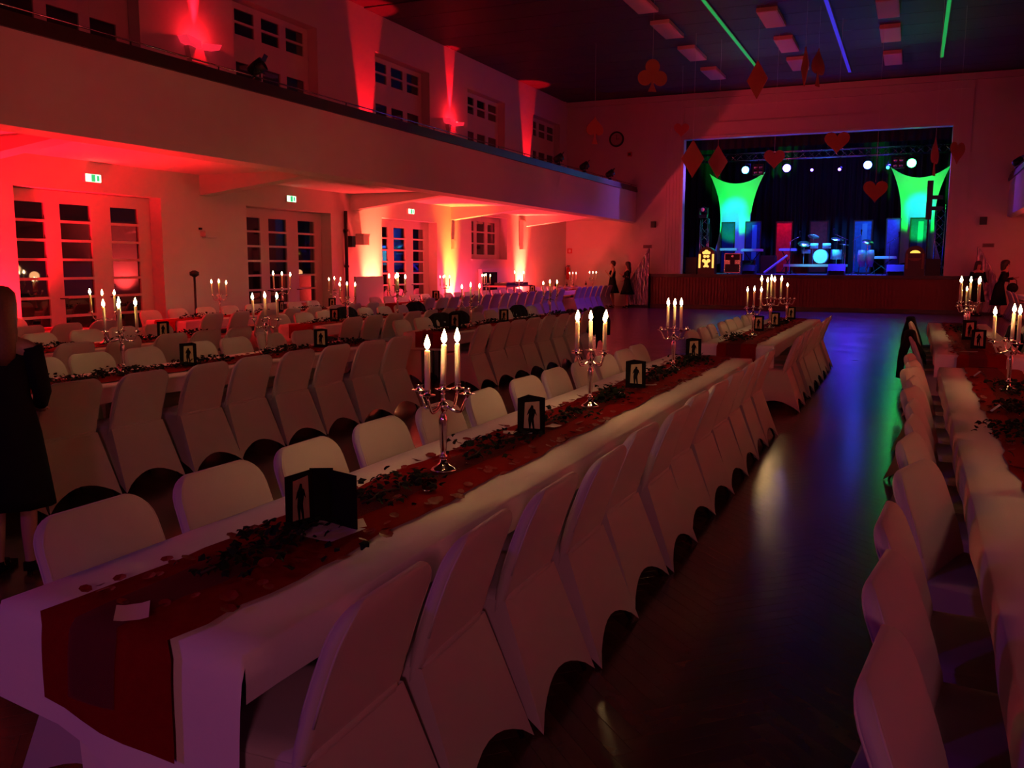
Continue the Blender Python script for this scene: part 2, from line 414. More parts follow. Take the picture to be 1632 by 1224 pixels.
def drape(name, label, pts, z0, z1, amp, m_, cat='curtain', folds=8):
    mb = MB(); (xa, ya), (xb, yb) = pts; N = int(folds*8)
    vs = []
    d = Vector((xb-xa, yb-ya, 0)); nn = Vector((-d.y, d.x, 0)).normalized()
    for i in range(N+1):
        t = i/N; off = amp*math.sin(t*folds*2*PI)+amp*.3*math.sin(t*folds*4.7*PI)
        p = Vector((xa, ya, 0))+d*t+nn*off
        vs += [(p.x, p.y, z0), (p.x, p.y, z1)]
    mb.add(vs, [(2*i, 2*i+2, 2*i+3, 2*i+1) for i in range(N)])
    o = mb.build(name, m_, None, True); return tag(o, label, cat)
drape('backdrop_curtain', 'wide black pleated backdrop curtain at the rear of the stage', ((-10, 42.6), (2.2, 42.6)), 1.31, 8.0, .08, curtain_m, folds=36)
drape('stage_leg_curtain', 'narrow black curtain at the stage side by the clock wall', ((-9.9, 36.2), (-8.9, 36.4)), 1.31, 8.0, .07, curtain_m, folds=5)
drape('stage_border_curtain', 'black border curtain hanging across the top of the stage opening', ((-9.9, 36.0), (2.2, 36.0)), 6.12, 8.0, .05, curtain_m, folds=40)
# ------------------------------------------------------------------ covered chair
def ring_rr(w, d, r, n=5):
    pts = []
    for cx, cy, a0 in ((w-r, d-r, 0), (-w+r, d-r, PI/2), (-w+r, -d+r, PI), (w-r, -d+r, 1.5*PI)):
        for k in range(n):
            a = a0+PI/2*k/(n-1); pts.append((cx+r*math.cos(a), cy+r*math.sin(a)))
    return pts
def loft(rings, cap=True):
    n = len(rings[0]); vs = [p for r in rings for p in r]
    fs = [(i*n+k, i*n+(k+1) % n, (i+1)*n+(k+1) % n, (i+1)*n+k) for i in range(len(rings)-1) for k in range(n)]
    if cap: fs += [tuple(reversed(range(n))), tuple(range((len(rings)-1)*n, len(rings)*n))]
    return vs, fs
HT = .87
def back_axis(z):                       # centre line of the back cushion (y, as a function of z)
    t = (z-.42)/(HT-.42); return .080+.150*t-.012*math.sin(PI*t)
def back_w(z):
    W = .250-.014*max(0, (z-.42)/(HT-.42)); r = .10
    if z > HT-r:
        q = (z-(HT-r))/r; return W-r+r*math.sqrt(max(0, 1-q*q*.97))
    return W
rings = []; BT = {}
zs = [.40, .45, .50, .56, .62, .68, .73, .77, .80, .825, .845, .858, .866, .87]
for z in zs:
    hw = back_w(z); t = .026 if z < .80 else .026*math.sqrt(max(.02, 1-((z-.80)/.072)**2))
    if z < .5: t = .012+.014*(z-.40)/.1
    BT[z] = t
    yc = back_axis(z)
    rings.append([(x, yc+y-(.018*(x/hw)**2*-1 if True else 0)*(-1)*0-.02*(1-(x/.25)**2)*0, z) for x, y in ring_rr(hw, t, min(t*.98, .025), 5)])
BACK = loft(rings)
def back_edge_pts(off):
    q = [z for z in zs[3:-2]]
    L = [(-back_w(z)+.010, back_axis(z)+off*BT[z]/.026, z-.002) for z in q]
    Rr = [(back_w(z)-.010, back_axis(z)+off*BT[z]/.026, z-.002) for z in reversed(q)]
    return L+[(0, back_axis(HT)+off*.25, HT-.006)]+Rr
# seat cushion
seat_r = [[(x, y-.062, .43) for x, y in ring_rr(.243, .180, .05, 4)], [(x, y-.062, .455) for x, y in ring_rr(.246, .183, .05, 4)],
          [(x, y-.062, .475) for x, y in ring_rr(.232, .188, .05, 4)], [(x, y-.062, .483) for x, y in ring_rr(.17, .13, .05, 4)]]
SEAT = loft(seat_r)
# skirt: four stretched sides with an arched hem between the feet
def skirt():
    top = [(-.244, -.240), (.244, -.240), (.246, .118), (-.246, .118)]
    bot = [(-.272, -.262), (.272, -.262), (.292, .292), (-.292, .292)]
    N, Mz = 10, 6; vs = []; fs = []
    for sd in range(4):
        a, b = top[sd], top[(sd+1) % 4]; c, d = bot[sd], bot[(sd+1) % 4]
        arch = .125
        for i in range(N+1):
            s = i/N
            hem = arch*math.sqrt(max(0, 1-(2*s-1)**2))*(.55+.45*(1-(2*s-1)**2))
            if i == 0 or i == N: hem = 0.004
            pull = .022*math.sin(PI*s)
            for j in range(Mz+1):
                z = .46+(hem-.46)*j/Mz
                t = 1-z/.46
                tx, ty = a[0]+(b[0]-a[0])*s, a[1]+(b[1]-a[1])*s
                bx_, by_ = c[0]+(d[0]-c[0])*s, c[1]+(d[1]-c[1])*s
                x, y = tx+(bx_-tx)*t, ty+(by_-ty)*t
                k = 1-pull*t*2.2
                vs.append((x*(k if sd in (1, 3) else 1), (y-.02)*(k if sd in (0, 2) else 1)+.02, z))
        base = sd*(N+1)*(Mz+1)
        for i in range(N):
            for j in range(Mz):
                q = base+i*(Mz+1)+j; fs.append((q, q+Mz+1, q+Mz+2, q+1))
    return vs, fs
SKIRT = skirt()
ME = {}
ME['backrest'] = MB().add(*BACK).mesh('backrest', spandex, True)
ME['seat'] = MB().add(*SEAT).mesh('seat', spandex, True)
ME['skirt'] = MB().add(*SKIRT).mesh('skirt', spandex, True)
ME['piping'] = MB().tube(back_edge_pts(.020), .0045, 5).tube(back_edge_pts(-.020), .0045, 5).mesh('piping', piping_m, True)
LEGM = []
for s in (-1, 1):
    LEGM.append(MB().tube([(s*.250, -.236, .004), (s*.232, -.220, .28)], .010, 6).mesh('leg', metal_dark, True))
    LEGM.append(MB().tube([(s*.262, .255, .004), (s*.236, .135, .28)], .010, 6).mesh('leg', metal_dark, True))
full = MB().add(*BACK).add(*SEAT).add(*SKIRT); ME['chair'] = full.mesh('covered_chair', spandex, True)
LEGS = [(-.232, -.225), (.232, -.225), (.238, .235), (-.238, .235)]
def chair(loc, rz, label, group, parts=True):
    if not parts:
        o = obj('covered_chair', ME['chair'], None, loc, (0, 0, rz)); return tag(o, label, 'chair', group)
    t = thing('covered_chair', label, 'chair', loc, rz, group)
    b = obj('backrest', ME['backrest'], t); obj('piping', ME['piping'], b)
    obj('seat', ME['seat'], t); obj('skirt', ME['skirt'], t)
    for lm in LEGM: obj('leg', lm, t)
    return t
TABLES = {
 'C1': ('fourth table from the windows, rear block', -1.865, 1.62, 9.2), 'C2': ('fourth table from the windows, stage block', -1.865, 10.75, 16.45),
 'R1': ('fifth table from the windows, rear block', .70, 0.9, 9.2), 'R2': ('fifth table from the windows, stage block', .70, 10.45, 16.25),
 'A1': ('third table from the windows, rear block', -6.0, 2.6, 9.25), 'A2': ('third table from the windows, stage block', -6.0, 10.75, 16.2),
 'B1': ('second table from the windows, rear block', -8.5, 4.6, 9.35), 'B2': ('second table from the windows, stage block', -8.5, 11.2, 16.6),
 'D1': ('table nearest the windows, rear block', -11.15, 6.2, 9.4), 'D2': ('table nearest the windows, middle block', -11.15, 11.1, 16.8),
 'D3': ('table nearest the windows, beside the washlights', -11.15, 18.2, 27.6), 'D4': ('table nearest the windows, by the stage stairs', -11.5, 29.2, 33.7),
 'E4': ('table by the far stage stairs', 3.55, 30.2, 33.6)}
def row(tb, xtop, side, ys, parts=True, jit=.02, turn=None):
    ys = sorted(ys, reverse=True); xbase = xtop
    short = TABLES[tb][0].replace(' from the windows', ' from windows')
    for i, y in enumerate(ys):
        rz = (-PI/2 if side > 0 else PI/2)+random.uniform(-.05, .05)-(turn[i] if turn else 0)
        x0 = (xtop-(.045 if turn and y < 3.3 else 0))-.215*side+random.uniform(-jit, jit)
        sd = 'window side' if side < 0 else 'far side from windows'
        lab = 'white covered chair, %s, %s, %s from stage' % (short.replace(' block', ' group'), 'window side' if side < 0 else 'opposite side', ORD[i+1])
        chair((x0, y, 0), rz, lab, 'covered chairs along the banquet tables', parts)
def rng(a, b, d=.6):
    out = []
    while a <= b+1e-6: out.append(a); a += d
    return out
row('C1', -1.19, 1, [1.9, 2.48, 3.09, 3.68, 4.34, 4.97, 5.63, 6.24, 6.86, 7.48, 8.12, 8.72])
row('C1', -2.50, -1, [2.11, 2.71, 3.29, 3.92, 4.53, 5.15, 5.86, 6.46, 7.07, 7.64, 8.2, 8.76])
row('C2', -1.17, 1, rng(10.82, 15.2, .62)); row('C2', -2.47, -1, rng(11.0, 15.4, .62))
row('R1', .03, -1, [1.94, 2.53, 3.12, 3.88, 4.55, 5.16, 5.80, 6.42, 7.06, 7.68, 8.27, 8.9], turn=[.1, .12, .25, .1, .18, .1, .12, .16, .30, .12, .1, .08]); row('R2', .02, -1, rng(11.05, 15.1, .61)); row('R2', 1.40, 1, rng(11.3, 15.6, .62))
row('A1', -5.24, 1, [3.15, 3.75, 4.37, 4.98, 5.63, 6.24, 6.86, 7.47, 8.1, 8.72]); row('A1', -6.76, -1, [4.05, 4.68, 5.25, 5.8, 6.41, 7.12, 7.72, 8.32, 8.9])
row('A2', -5.24, 1, rng(10.85, 15.6, .6)); row('A2', -6.76, -1, rng(11.2, 16.1, .61))
row('B1', -7.84, 1, [5.9, 6.55, 7.2, 7.88, 8.45, 9.04]); row('B1', -9.2, -1, [6.0, 6.6, 7.2, 7.83, 8.42, 9.0])
row('B2', -7.78, 1, rng(11.5, 16.4, .62)); row('B2', -9.2, -1, rng(11.5, 16.4, .62))
row('D1', -10.4, 1, [7.4, 8.0, 8.6, 9.2]); row('D1', -11.93, -1, [7.5, 8.2, 8.9])
row('D2', -10.35, 1, rng(11.3, 16.4, .68)); row('D2', -11.93, -1, rng(11.5, 16.4, .66))
row('D3', -10.38, 1, rng(18.6, 27.5, .62), False); row('D3', -11.93, -1, rng(18.6, 27.5, .62), False)
row('D4', -10.72, 1, rng(29.9, 33.6, .6), False); row('D4', -12.3, -1, rng(29.8, 34.0, .62), False)
row('E4', 2.82, -1, rng(30.6, 33.3, .62), False)

# ------------------------------------------------------------------ tables, cloths, runners
TH = .735
def sheet(name, label, cat, xc, halfw, drop, y0, y1, end0, end1, ztop, m_, group, amp=.002, nw=None, seed=0, ragged=0.0, endfun=None, dx=.0):
    rnd = random.Random(seed)
    S = []                                     # across: (x, z offset)
    if drop > 0: S += [(-halfw-.016, -drop), (-halfw-.018, -drop*.6), (-halfw-.014, -.03), (-halfw-.006, -.008)]
    k = nw or 8
    S += [(-halfw+2*halfw*i/k, 0) for i in range(k+1)]
    if drop > 0: S += [(halfw+.006, -.008), (halfw+.014, -.03), (halfw+.018, -drop*.6), (halfw+.016, -drop)]
    T = []
    NE = 7
    if end0 > 0: T += [('e0', e) for e in [end0*(1-i/NE) for i in range(NE)]]
    n = max(4, int((y1-y0)/.12))
    T += [('t', y0+(y1-y0)*i/n) for i in range(n+1)]
    if end1 > 0: T += [('e1', end1*(i+1)/NE) for i in range(NE)]
    ph = [rnd.uniform(0, 6) for _ in range(8)]; ph[7] = 1.3
    vs = []; idx = {}
    nS = len(S)
    for ti, (kind, tv) in enumerate(T):
        for si, (sx, sz) in enumerate(S):
            side = drop > 0 and (si < 4 or si >= nS-4)
            rx = 0
            if kind == 't':
                y = tv; z = ztop+sz
                if side: rx = (1 if sx > 0 else -1)*(.005*math.sin(y*4.1+ph[0])+.003*math.sin(y*11+ph[1]))*min(1, -sz/.06); z += .010*math.sin(y*2.3+ph[2])*(1 if sz <= -drop*.99 else 0)
                else: z += amp*(math.sin(y*9+ph[3]+sx*5)+.6*math.sin(y*23+ph[4]))*.5+amp
                if ragged and not side and (si == 0 or si == nS-1): rx = ragged*(math.sin(y*7+ph[5]+si)+.7*math.sin(y*19+ph[6])+rnd.uniform(-.6, .6))
            else:
                e = tv
                if endfun and kind == 'e0': e = tv*endfun((sx+halfw)/(2*halfw))
                z = ztop-e; bulge = .02*(1-math.exp(-e*14))+.012*math.sin(sx*14+ph[7])*min(1, e*4)+.02*e
                y = (y0-bulge) if kind == 'e0' else (y1+bulge)
                if e < .02: z = ztop-e*.6
            vs.append((xc+dx+sx+rx, y, z)); idx[ti, si] = len(vs)-1
    fs = []
    for ti in range(len(T)-1):
        for si in range(nS-1):
            side = drop > 0 and (si < 4 or si >= nS-5)
            if side and (T[ti][0] != 't' or T[ti+1][0] != 't') and not (2 <= si <= nS-4): continue
            fs.append((idx[ti, si], idx[ti, si+1], idx[ti+1, si+1], idx[ti+1, si]))
    o = MB().add(vs, fs).build(name, m_, None, True)
    return tag(o, label, cat, group)
leg_me = MB().tube([(0, 0, .002), (0, 0, TH-.03)], .016, 8).mesh('leg', metal_dark, True)
wood_top = mat('table_board', (.22, .13, .07), .6)
for ti, (tb, (lab, xc, y0, y1)) in enumerate(TABLES.items()):
    hw = .425
    t = thing('banquet_table', 'long folding table, %s' % lab, 'table', (xc, (y0+y1)/2, 0), 0, 'banquet tables')
    L = (y1-y0)/2-.02
    MB().box(-hw+.012, -L, TH-.03, hw-.012, L, TH-.003).build('tabletop', wood_top, t)
    nl = max(2, int(L*2/1.9)+1)
    for i in range(nl):
        yy = -L+.12+(2*L-.24)*i/(nl-1)
        for sx in (-1, 1): obj('leg', leg_me, t, (sx*.05, yy, 0))
    e0, e1 = .235, .235; ef = None
    if tb == 'C1': e0 = .42; ef = lambda u: .62+.50*u if u < .5 else .70+.42*u
    if tb == 'C2': e0 = .27; ef = lambda u: .85+.2*u
    sheet('paper_tablecloth', 'white paper cloth covering the %s' % lab, 'tablecloth', xc, hw, .125, y0, y1, e0, e1, TH, paper, 'white paper tablecloths', seed=ti, endfun=ef)
    rw = .23
    sheet('table_runner', 'red fabric runner down the %s' % lab, 'table runner', xc, rw, 0, y0-.022, y1+.022, e0*(.66 if tb == 'C1' else .9), e1*.8, TH+.008, runner_m, 'red table runners', amp=.0015, nw=6, seed=50+ti, ragged=.010, endfun=(lambda u: .85+.30*u) if tb == 'C1' else None)
    if ti < 6:
        sheet('organza_strip', 'sheer grey organza strip over the red runner, %s' % lab, 'organza strip', xc, .085, 0, y0-.03, y1+.03, e0*(.5 if tb == 'C1' else .7), e1*.5, TH+.016, sheer, 'sheer organza strips', amp=.0015, nw=4, seed=90+ti, ragged=.008, dx=-.03)
# loose white sheet hanging below the runner at the rear end of the long aisle table
m = MB(); vs = []
for i in range(9):
    for j in range(7):
        x = -2.19+.30*i/8; z = .40-.36*j/6
        vs.append((x, 1.70+.012*math.sin(i*1.1)+.02*j/6, z))
m.add([(x+.07, y, z) for x, y, z in vs], [(i*7+j, i*7+j+1, (i+1)*7+j+1, (i+1)*7+j) for i in range(8) for j in range(6)])
tag(m.build('folded_sheet', paper, None, True), 'white sheet hanging below the red runner end under the table', 'cloth')
# ------------------------------------------------------------------ candelabra and candles
TZ = TH+.018
def arc_arm():
    pts = []
    for t in range(13):
        q = t/12
        # s-curve: out and down from the hub, then up to the cup
        r = .018+.107*q; z = .300+.016*math.sin(q*PI*1.1)-.040*math.sin(q*PI)+(.052*max(0, q-.72)/.28)
        pts.append((r, 0, z))
    return pts
CM = {}
CM['base'] = MB().lathe([(.0, 0), (.058, 0), (.060, .006), (.050, .014), (.030, .026), (.017, .040), (.013, .055)], 20).mesh('base', silver, True)
CM['stem'] = MB().lathe([(.012, .050), (.019, .062), (.019, .068), (.011, .076), (.014, .095), (.017, .17), (.021, .23), (.016, .252), (.010, .262), (.020, .278), (.026, .292), (.020, .306), (.010, .316), (.008, .345), (.012, .352)], 14).mesh('stem', silver, True)
CM['arm'] = MB().tube(arc_arm(), [.007]*11+[.006, .006], 7).mesh('arm', silver, True)
cup_p = [(.004, -.012), (.010, 0), (.034, .006), (.036, .009), (.014, .008), (.015, .030), (.017, .032), (.0135, .030), (.0135, .012)]
CM['cup'] = MB().lathe(cup_p, 14).mesh('candle_cup', silver, True)
CM['wax'] = MB().lathe([(.0128, 0), (.0126, .10), (.0120, .192), (.0105, .199), (.005, .201)], 10).mesh('wax', wax, True)
CM['wick'] = MB().tube([(0, 0, .199), (.001, 0, .214)], .0014, 5).mesh('wick', wick_m, True)
CM['flame'] = MB().lathe([(.001, .204), (.009, .212), (.0135, .223), (.012, .236), (.007, .252), (.001, .270)], 9).mesh('flame', flame_m, True)
cl = bpy.data.lights.new('candle_light', 'POINT'); cl.energy = 1.25; cl.color = (1, .44, .17); cl.shadow_soft_size = .03
cl5 = bpy.data.lights.new('candelabra_light', 'POINT'); cl5.energy = 1.7; cl5.color = (1, .42, .16); cl5.shadow_soft_size = .09
ncand = [0]
def candelabra(x, y, rz, where, candles=(0, 1, 2, 3, 4), sc_=1.0, z=TZ, each=False, arms=4):
    t = thing('candelabra', 'silver candelabra %s' % where, 'candelabra', (x, y, z), rz, 'silver candelabra')
    t.scale = (sc_,)*3
    obj('base', CM['base'], t); obj('stem', CM['stem'], t)
    cups = []
    for k in range(4):
        a = k*PI/2
        obj('arm', CM['arm'], t, None, (0, 0, a)); c = (.125*math.cos(a), .125*math.sin(a), .352)
        obj('candle_cup', CM['cup'], t, c); cups.append(c)
    obj('candle_cup', CM['cup'], t, (0, 0, .364)); cups.append((0, 0, .364))
    Rz = Matrix.Rotation(rz, 3, 'Z')
    for k in candles:
        p = Vector((x, y, z))+Rz @ (Vector(cups[k])+Vector((0, 0, .013)))*sc_
        c = thing('taper_candle', 'lit candle, candelabra %s' % where, 'candle', p, random.uniform(0, 6), 'lit candles in the candelabra')
        c.scale = (sc_, sc_, sc_*random.uniform(.93, 1.03)); c.rotation_euler = (random.uniform(-.03, .03), random.uniform(-.03, .03), 0)
        obj('wax', CM['wax'], c); obj('wick', CM['wick'], c); obj('flame', CM['flame'], c)
        if each: obj('candle_light', cl, c, (0, 0, .236))
    if not each: obj('candelabra_light', cl5, t, (0, 0, .66))
def c_at(flame, X, rz, where, **k):
    p = on_x(flame[0], flame[1], X); candelabra(X, p.y, rz, where, **k)
candelabra(-1.89, 3.49, -.07, 'on the long aisle table, third one from the stage end', (1, 3, 4), each=True)
candelabra(-1.89, 5.51, YAW+PI/4-.1, 'on the long aisle table, second one from the stage end', each=True)
candelabra(-1.89, 7.75, YAW+.3, 'on the long aisle table, closest to its stage end', (1, 3, 4), each=True)
c_at((1202, 462), -1.89, .9, 'on the stage-block aisle table, closest to its rear end', candles=(0, 1, 4))
candelabra(-1.89, 13.6, .5, 'tallest one, in the middle of the stage-block aisle table', sc_=1.2)
candelabra(-1.89, 15.5, .5, 'on the stage-block aisle table, closest to the stage', (4,), arms=4)
c_at((1616, 497), .70, .25, 'on the fifth table from the windows, rear block', candles=(2, 3, 4), each=True)
candelabra(.72, 4.25, .3, 'on the fifth table, rear block, middle one', (0, 2, 4))
c_at((1541, 464), .70, .5, 'on the fifth table from the windows, rear end of the stage block', candles=(4, 1))
candelabra(.70, 13.3, .7, 'tall one, in the middle of the fifth table, stage block', sc_=1.22)
c_at((190, 470), -6.0, .7, 'on the third table from the windows, rear block, farther from stage', candles=(0, 2, 3, 4))
c_at((422, 463), -6.0, YAW, 'on the third table from the windows, rear block, nearer the stage', candles=(0, 2, 4))
c_at((750, 451), -6.0, YAW, 'on the third table, stage block, at its rear end', candles=(0, 2, 4))
c_at((877, 443), -6.0, YAW, 'on the third table, stage block, at its stage end', candles=(0, 2, 4))
c_at((163, 462), -8.5, YAW+.4, 'on the second table from the windows, rear block', candles=(0, 2, 3))
c_at((553, 447), -8.5, YAW, 'on the second table, stage block, at its rear end', candles=(0, 2, 4))
candelabra(-8.5, 14.0, YAW, 'tall one, on the second table, stage block, in its middle', sc_=1.18)
c_at((349, 449), -11.15, YAW, 'on the window-side table, middle block, at its rear end', candles=(0, 2, 4))
candelabra(-11.15, 14.1, YAW+.2, 'tall one, on the window-side table in front of the second glazed door', (0, 2, 4), 1.22)
c_at((533, 441), -11.15, YAW, 'on the window-side table, middle block, at its stage end', candles=(0, 2, 4))
c_at((709, 440), -11.15, .8, 'on the window-side table before the yellow washlight', candles=(0, 1, 2, 4))
c_at((775, 438), -11.15, .9, 'on the window-side table below the small window', candles=(0, 1, 2, 4))
candelabra(-11.15, 25.6, YAW, 'on the window-side table before the brightest washlight', (0, 2), 1.12)
c_at((913, 432), -11.6, YAW, 'on the table by the stage stairs, farther from the stage', candles=(0, 2, 4))
c_at((945, 432), -11.5, YAW, 'on the table by the stage stairs, nearer the stage', candles=(0, 2, 4))
candelabra(3.45, 31.4, .3, 'on the table by the far stage stairs')

# ------------------------------------------------------------------ folded picture cards
PWD, PHT = .15, .20
CD = {}
CD['panel'] = MB().box(-PWD/2, -.0012, 0, PWD/2, .0012, PHT).mesh('panel', ink)
CD['pic'] = MB().add([(-.042, -.0016, .035), (.048, -.0016, .028), (.044, -.0016, .182), (-.036, -.0016, .176)], [(0, 1, 2, 3)]).mesh('picture', cream_print)
fig = [(-.012, .03), (-.004, .03), (.0, .07), (.008, .03), (.018, .03), (.013, .085), (.02, .115), (.03, .10), (.022, .135), (.012, .142), (.01, .158), (.0, .162), (-.006, .148), (-.016, .135), (-.026, .105), (-.014, .115), (-.018, .08)]
CD['fig'] = MB().add([(x, -.0021, z) for x, z in fig], [tuple(range(len(fig)))]).mesh('dancer_print', ink)
def card(x, y, rz, where, s=1.0, z=TZ):
    t = thing('table_card', 'black dancer picture card %s' % where, 'table card', (x, y, z), rz, 'picture cards on the tables')
    t.scale = (s,)*3
    for k in range(3):
        a = k*2*PI/3; R = PWD/2/math.sqrt(3)
        p = obj('panel', CD['panel'], t, (R*math.sin(a), -R*math.cos(a), 0), (0, 0, a))
        obj('picture', CD['pic'], p); obj('dancer_print', CD['fig'], p)
def card_at(px_, X, rz, where, s=1.0, hz=.1):
    p = on_x(px_[0], px_[1], X); card(X, p.y, rz, where, s)
p = on_x(523, 808, -1.87)
t = thing('table_card', 'black picture card standing half open on the long aisle table, farthest from stage', 'table card', (-1.87, p.y-.03, TZ), YAW+.05, 'picture cards on the tables')
for sx, ang in ((-1, 1.05), (1, -.75)):
    q = obj('panel', CD['panel'], t, (sx*.075, -.03, 0), (0, 0, ang))
    if sx < 0: obj('picture', CD['pic'], q); obj('dancer_print', CD['fig'], q)
MB().box(-.052, .040, 0, .032, .0425, PHT).build('panel', ink, t)
card_at((845, 668), -1.89, YAW+.12, 'on the long aisle table between two candelabra')
card_at((1012, 600), -1.89, YAW-.02, 'on the long aisle table, third toward the stage')
card_at((1104, 563), -1.95, YAW-.05, 'on the long aisle table, closest to the stage')
card_at((1207, 520), -1.97, YAW, 'on the stage-block aisle table, rear end', 1.05)
card_at((1233, 512), -1.89, YAW, 'on the stage-block aisle table, middle', 1.05)
card_at((1259, 505), -1.89, YAW, 'on the stage-block aisle table, stage end', 1.05)
card_at((302, 560), -6.0, YAW+.05, 'on the third table from the windows, rear block, farther from stage')
card_at((512, 535), -6.0, YAW+.05, 'on the third table from the windows, rear block, nearer the stage')
card_at((262, 524), -8.5, YAW, 'on the second table from the windows, rear block')
card_at((534, 500), -8.5, YAW, 'on the second table from the windows, stage block')
card_at((725, 512), -6.0, YAW, 'on the third table, stage block, rear end', 1.1)
card_at((803, 502), -6.0, YAW, 'on the third table, stage block, middle')
card_at((446, 492), -11.15, YAW-.9, 'on the window-side table in front of the second door')
card_at((530, 484), -11.15, YAW, 'on the window-side table, middle block, stage end')
card_at((695, 472), -11.15, YAW, 'on the window-side table before the yellow light', 1.2)
card_at((848, 461), -11.15, YAW, 'on the window-side table before the brightest washlight', 1.2)
card(.80, 6.0, -.3, 'on the fifth table from the windows, rear block', 1.15)
card(.70, 11.3, .25, 'on the fifth table, stage block, rear end', 1.05)
card(.66, 12.6, .5, 'on the fifth table, stage block, middle', 1.2)

# ------------------------------------------------------------------ ivy clumps, petals, papers
lv = [(0, 0, 0), (.012, .008, .004), (.020, .022, .003), (.011, .026, .005), (.0, .042, -.004), (-.011, .026, .005), (-.020, .022, .003), (-.012, .008, .004), (0, .02, .008)]
LEAF = MB().add(lv, [(8, i, i+1) for i in range(0, 7)]+[(8, 7, 0)])
leaf_me = LEAF.mesh('leaf', leaf_m)
def ivy(x, y, length, width, n, where, single, rz=0, hgt=.05):
    rnd = random.Random(int(x*100+y*977))
    t = thing('ivy_garland', 'ivy clump %s' % where, 'garland', (x, y, TZ), rz, 'ivy garland clumps')
    pts = [(.02*math.sin(i*1.7), -length/2+length*i/10, .010+.012*math.sin(i*1.3)**2) for i in range(11)]
    MB().tube(pts, .004, 5).build('stem', stem_m, t, True)
    bulk = MB()
    for i in range(n):
        yy = rnd.uniform(-1, 1); f = math.sqrt(max(0, 1-yy*yy*.9))
        p = Vector((rnd.gauss(0, .42)*width*f, yy*length/2, rnd.uniform(.004, 1)*hgt*f))
        rot = Euler((rnd.uniform(-.6, .9), rnd.uniform(-.7, .7), rnd.uniform(0, 6.3))); s = rnd.uniform(.6, 1.15)
        if single:
            o = obj('leaf', leaf_me, t, p, rot); o.scale = (s, s, s)
        else:
            mm = rot.to_matrix(); bulk.add([tuple(p+mm @ (Vector(v)*s)) for v in LEAF.v], LEAF.f)
    if not single:
        o = bulk.build('leaves', leaf_m, t); o['kind'] = 'stuff'
ivy(-1.89, 2.28, .62, .26, 130, 'at the rear end of the long aisle table', True)
ivy(-1.89, 3.08, .50, .24, 110, 'between the first card and candelabra of the aisle table', True)
ivy(-1.89, 4.08, .75, .22, 110, 'after the first candelabra of the long aisle table', True)
ivy(-1.89, 5.02, .55, .22, 90, 'before the second candelabra of the long aisle table', True)
ivy(-1.87, 5.88, .35, .18, 150, 'after the second candelabra of the long aisle table', False, hgt=.09)
ivy(-1.89, 7.2, .6, .22, 150, 'before the third candelabra of the long aisle table', False, hgt=.08)
ivy(-1.89, 8.35, .7, .22, 150, 'at the stage end of the long aisle table', False, hgt=.08)
ivy(-1.98, 11.3, .6, .22, 150, 'at the rear end of the stage-block aisle table', False, hgt=.08)
ivy(-1.89, 14.5, 1.2, .22, 160, 'at the stage end of the stage-block aisle table', False, hgt=.06)
ivy(0.74, 4.6, .8, .26, 180, 'at the middle of the fifth table, rear block', False, hgt=.07)
ivy(0.63, 6.55, .35, .16, 110, 'around the candelabra of the fifth table', False, hgt=.06)
ivy(0.74, 7.6, .8, .26, 180, 'at the stage end of the fifth table, rear block', False, hgt=.07)
ivy(0.60, 5.6, .7, .26, 170, 'before the candelabra of the fifth table', False, hgt=.05)
ivy(0.70, 14.4, 1.2, .22, 150, 'on the fifth table, stage block', False, hgt=.06)
for i, y in enumerate((4.7, 5.5, 6.4, 7.6, 8.6)): ivy(-6.0, y, .8, .22, 170, 'on the third table, rear block, %s from stage' % ORD[5-i], False, hgt=.06)
for i, y in enumerate((11.3, 12.7, 14.2, 15.6)): ivy(-6.0, y, .9, .22, 150, 'on the third table, stage block, %s from stage' % ORD[4-i], False, hgt=.06)
for i, y in enumerate((6.8, 7.9, 8.9)): ivy(-8.5, y, .7, .22, 140, 'on the second table, rear block, %s from stage' % ORD[3-i], False, hgt=.06)
for i, y in enumerate((11.9, 13.2, 15.4)): ivy(-8.5, y, .9, .22, 140, 'on the second table, stage block, %s from stage' % ORD[3-i], False, hgt=.06)
for i, y in enumerate((11.9, 13.3, 15.0)): ivy(-11.15, y, 1.0, .22, 140, 'on the window-side table, middle block, %s from stage' % ORD[3-i], False, hgt=.07)
for i, y in enumerate((19.6, 22.0, 24.2, 26.6)): ivy(-11.15, y, 1.3, .22, 120, 'on the window-side table, beside the washlights, %s from stage' % ORD[4-i], False, hgt=.07)
pet = MB().add([(-.016, -.012, .002), (0, -.018, 0), (.016, -.012, .003), (.020, .006, .008), (.008, .018, .010), (-.010, .018, .008), (-.020, .005, .006), (0, 0, .0005)], [(7, i, (i+1) % 7) for i in range(7)])
pet_me = pet.mesh('rose_petal', petal_m)
rnd = random.Random(5)
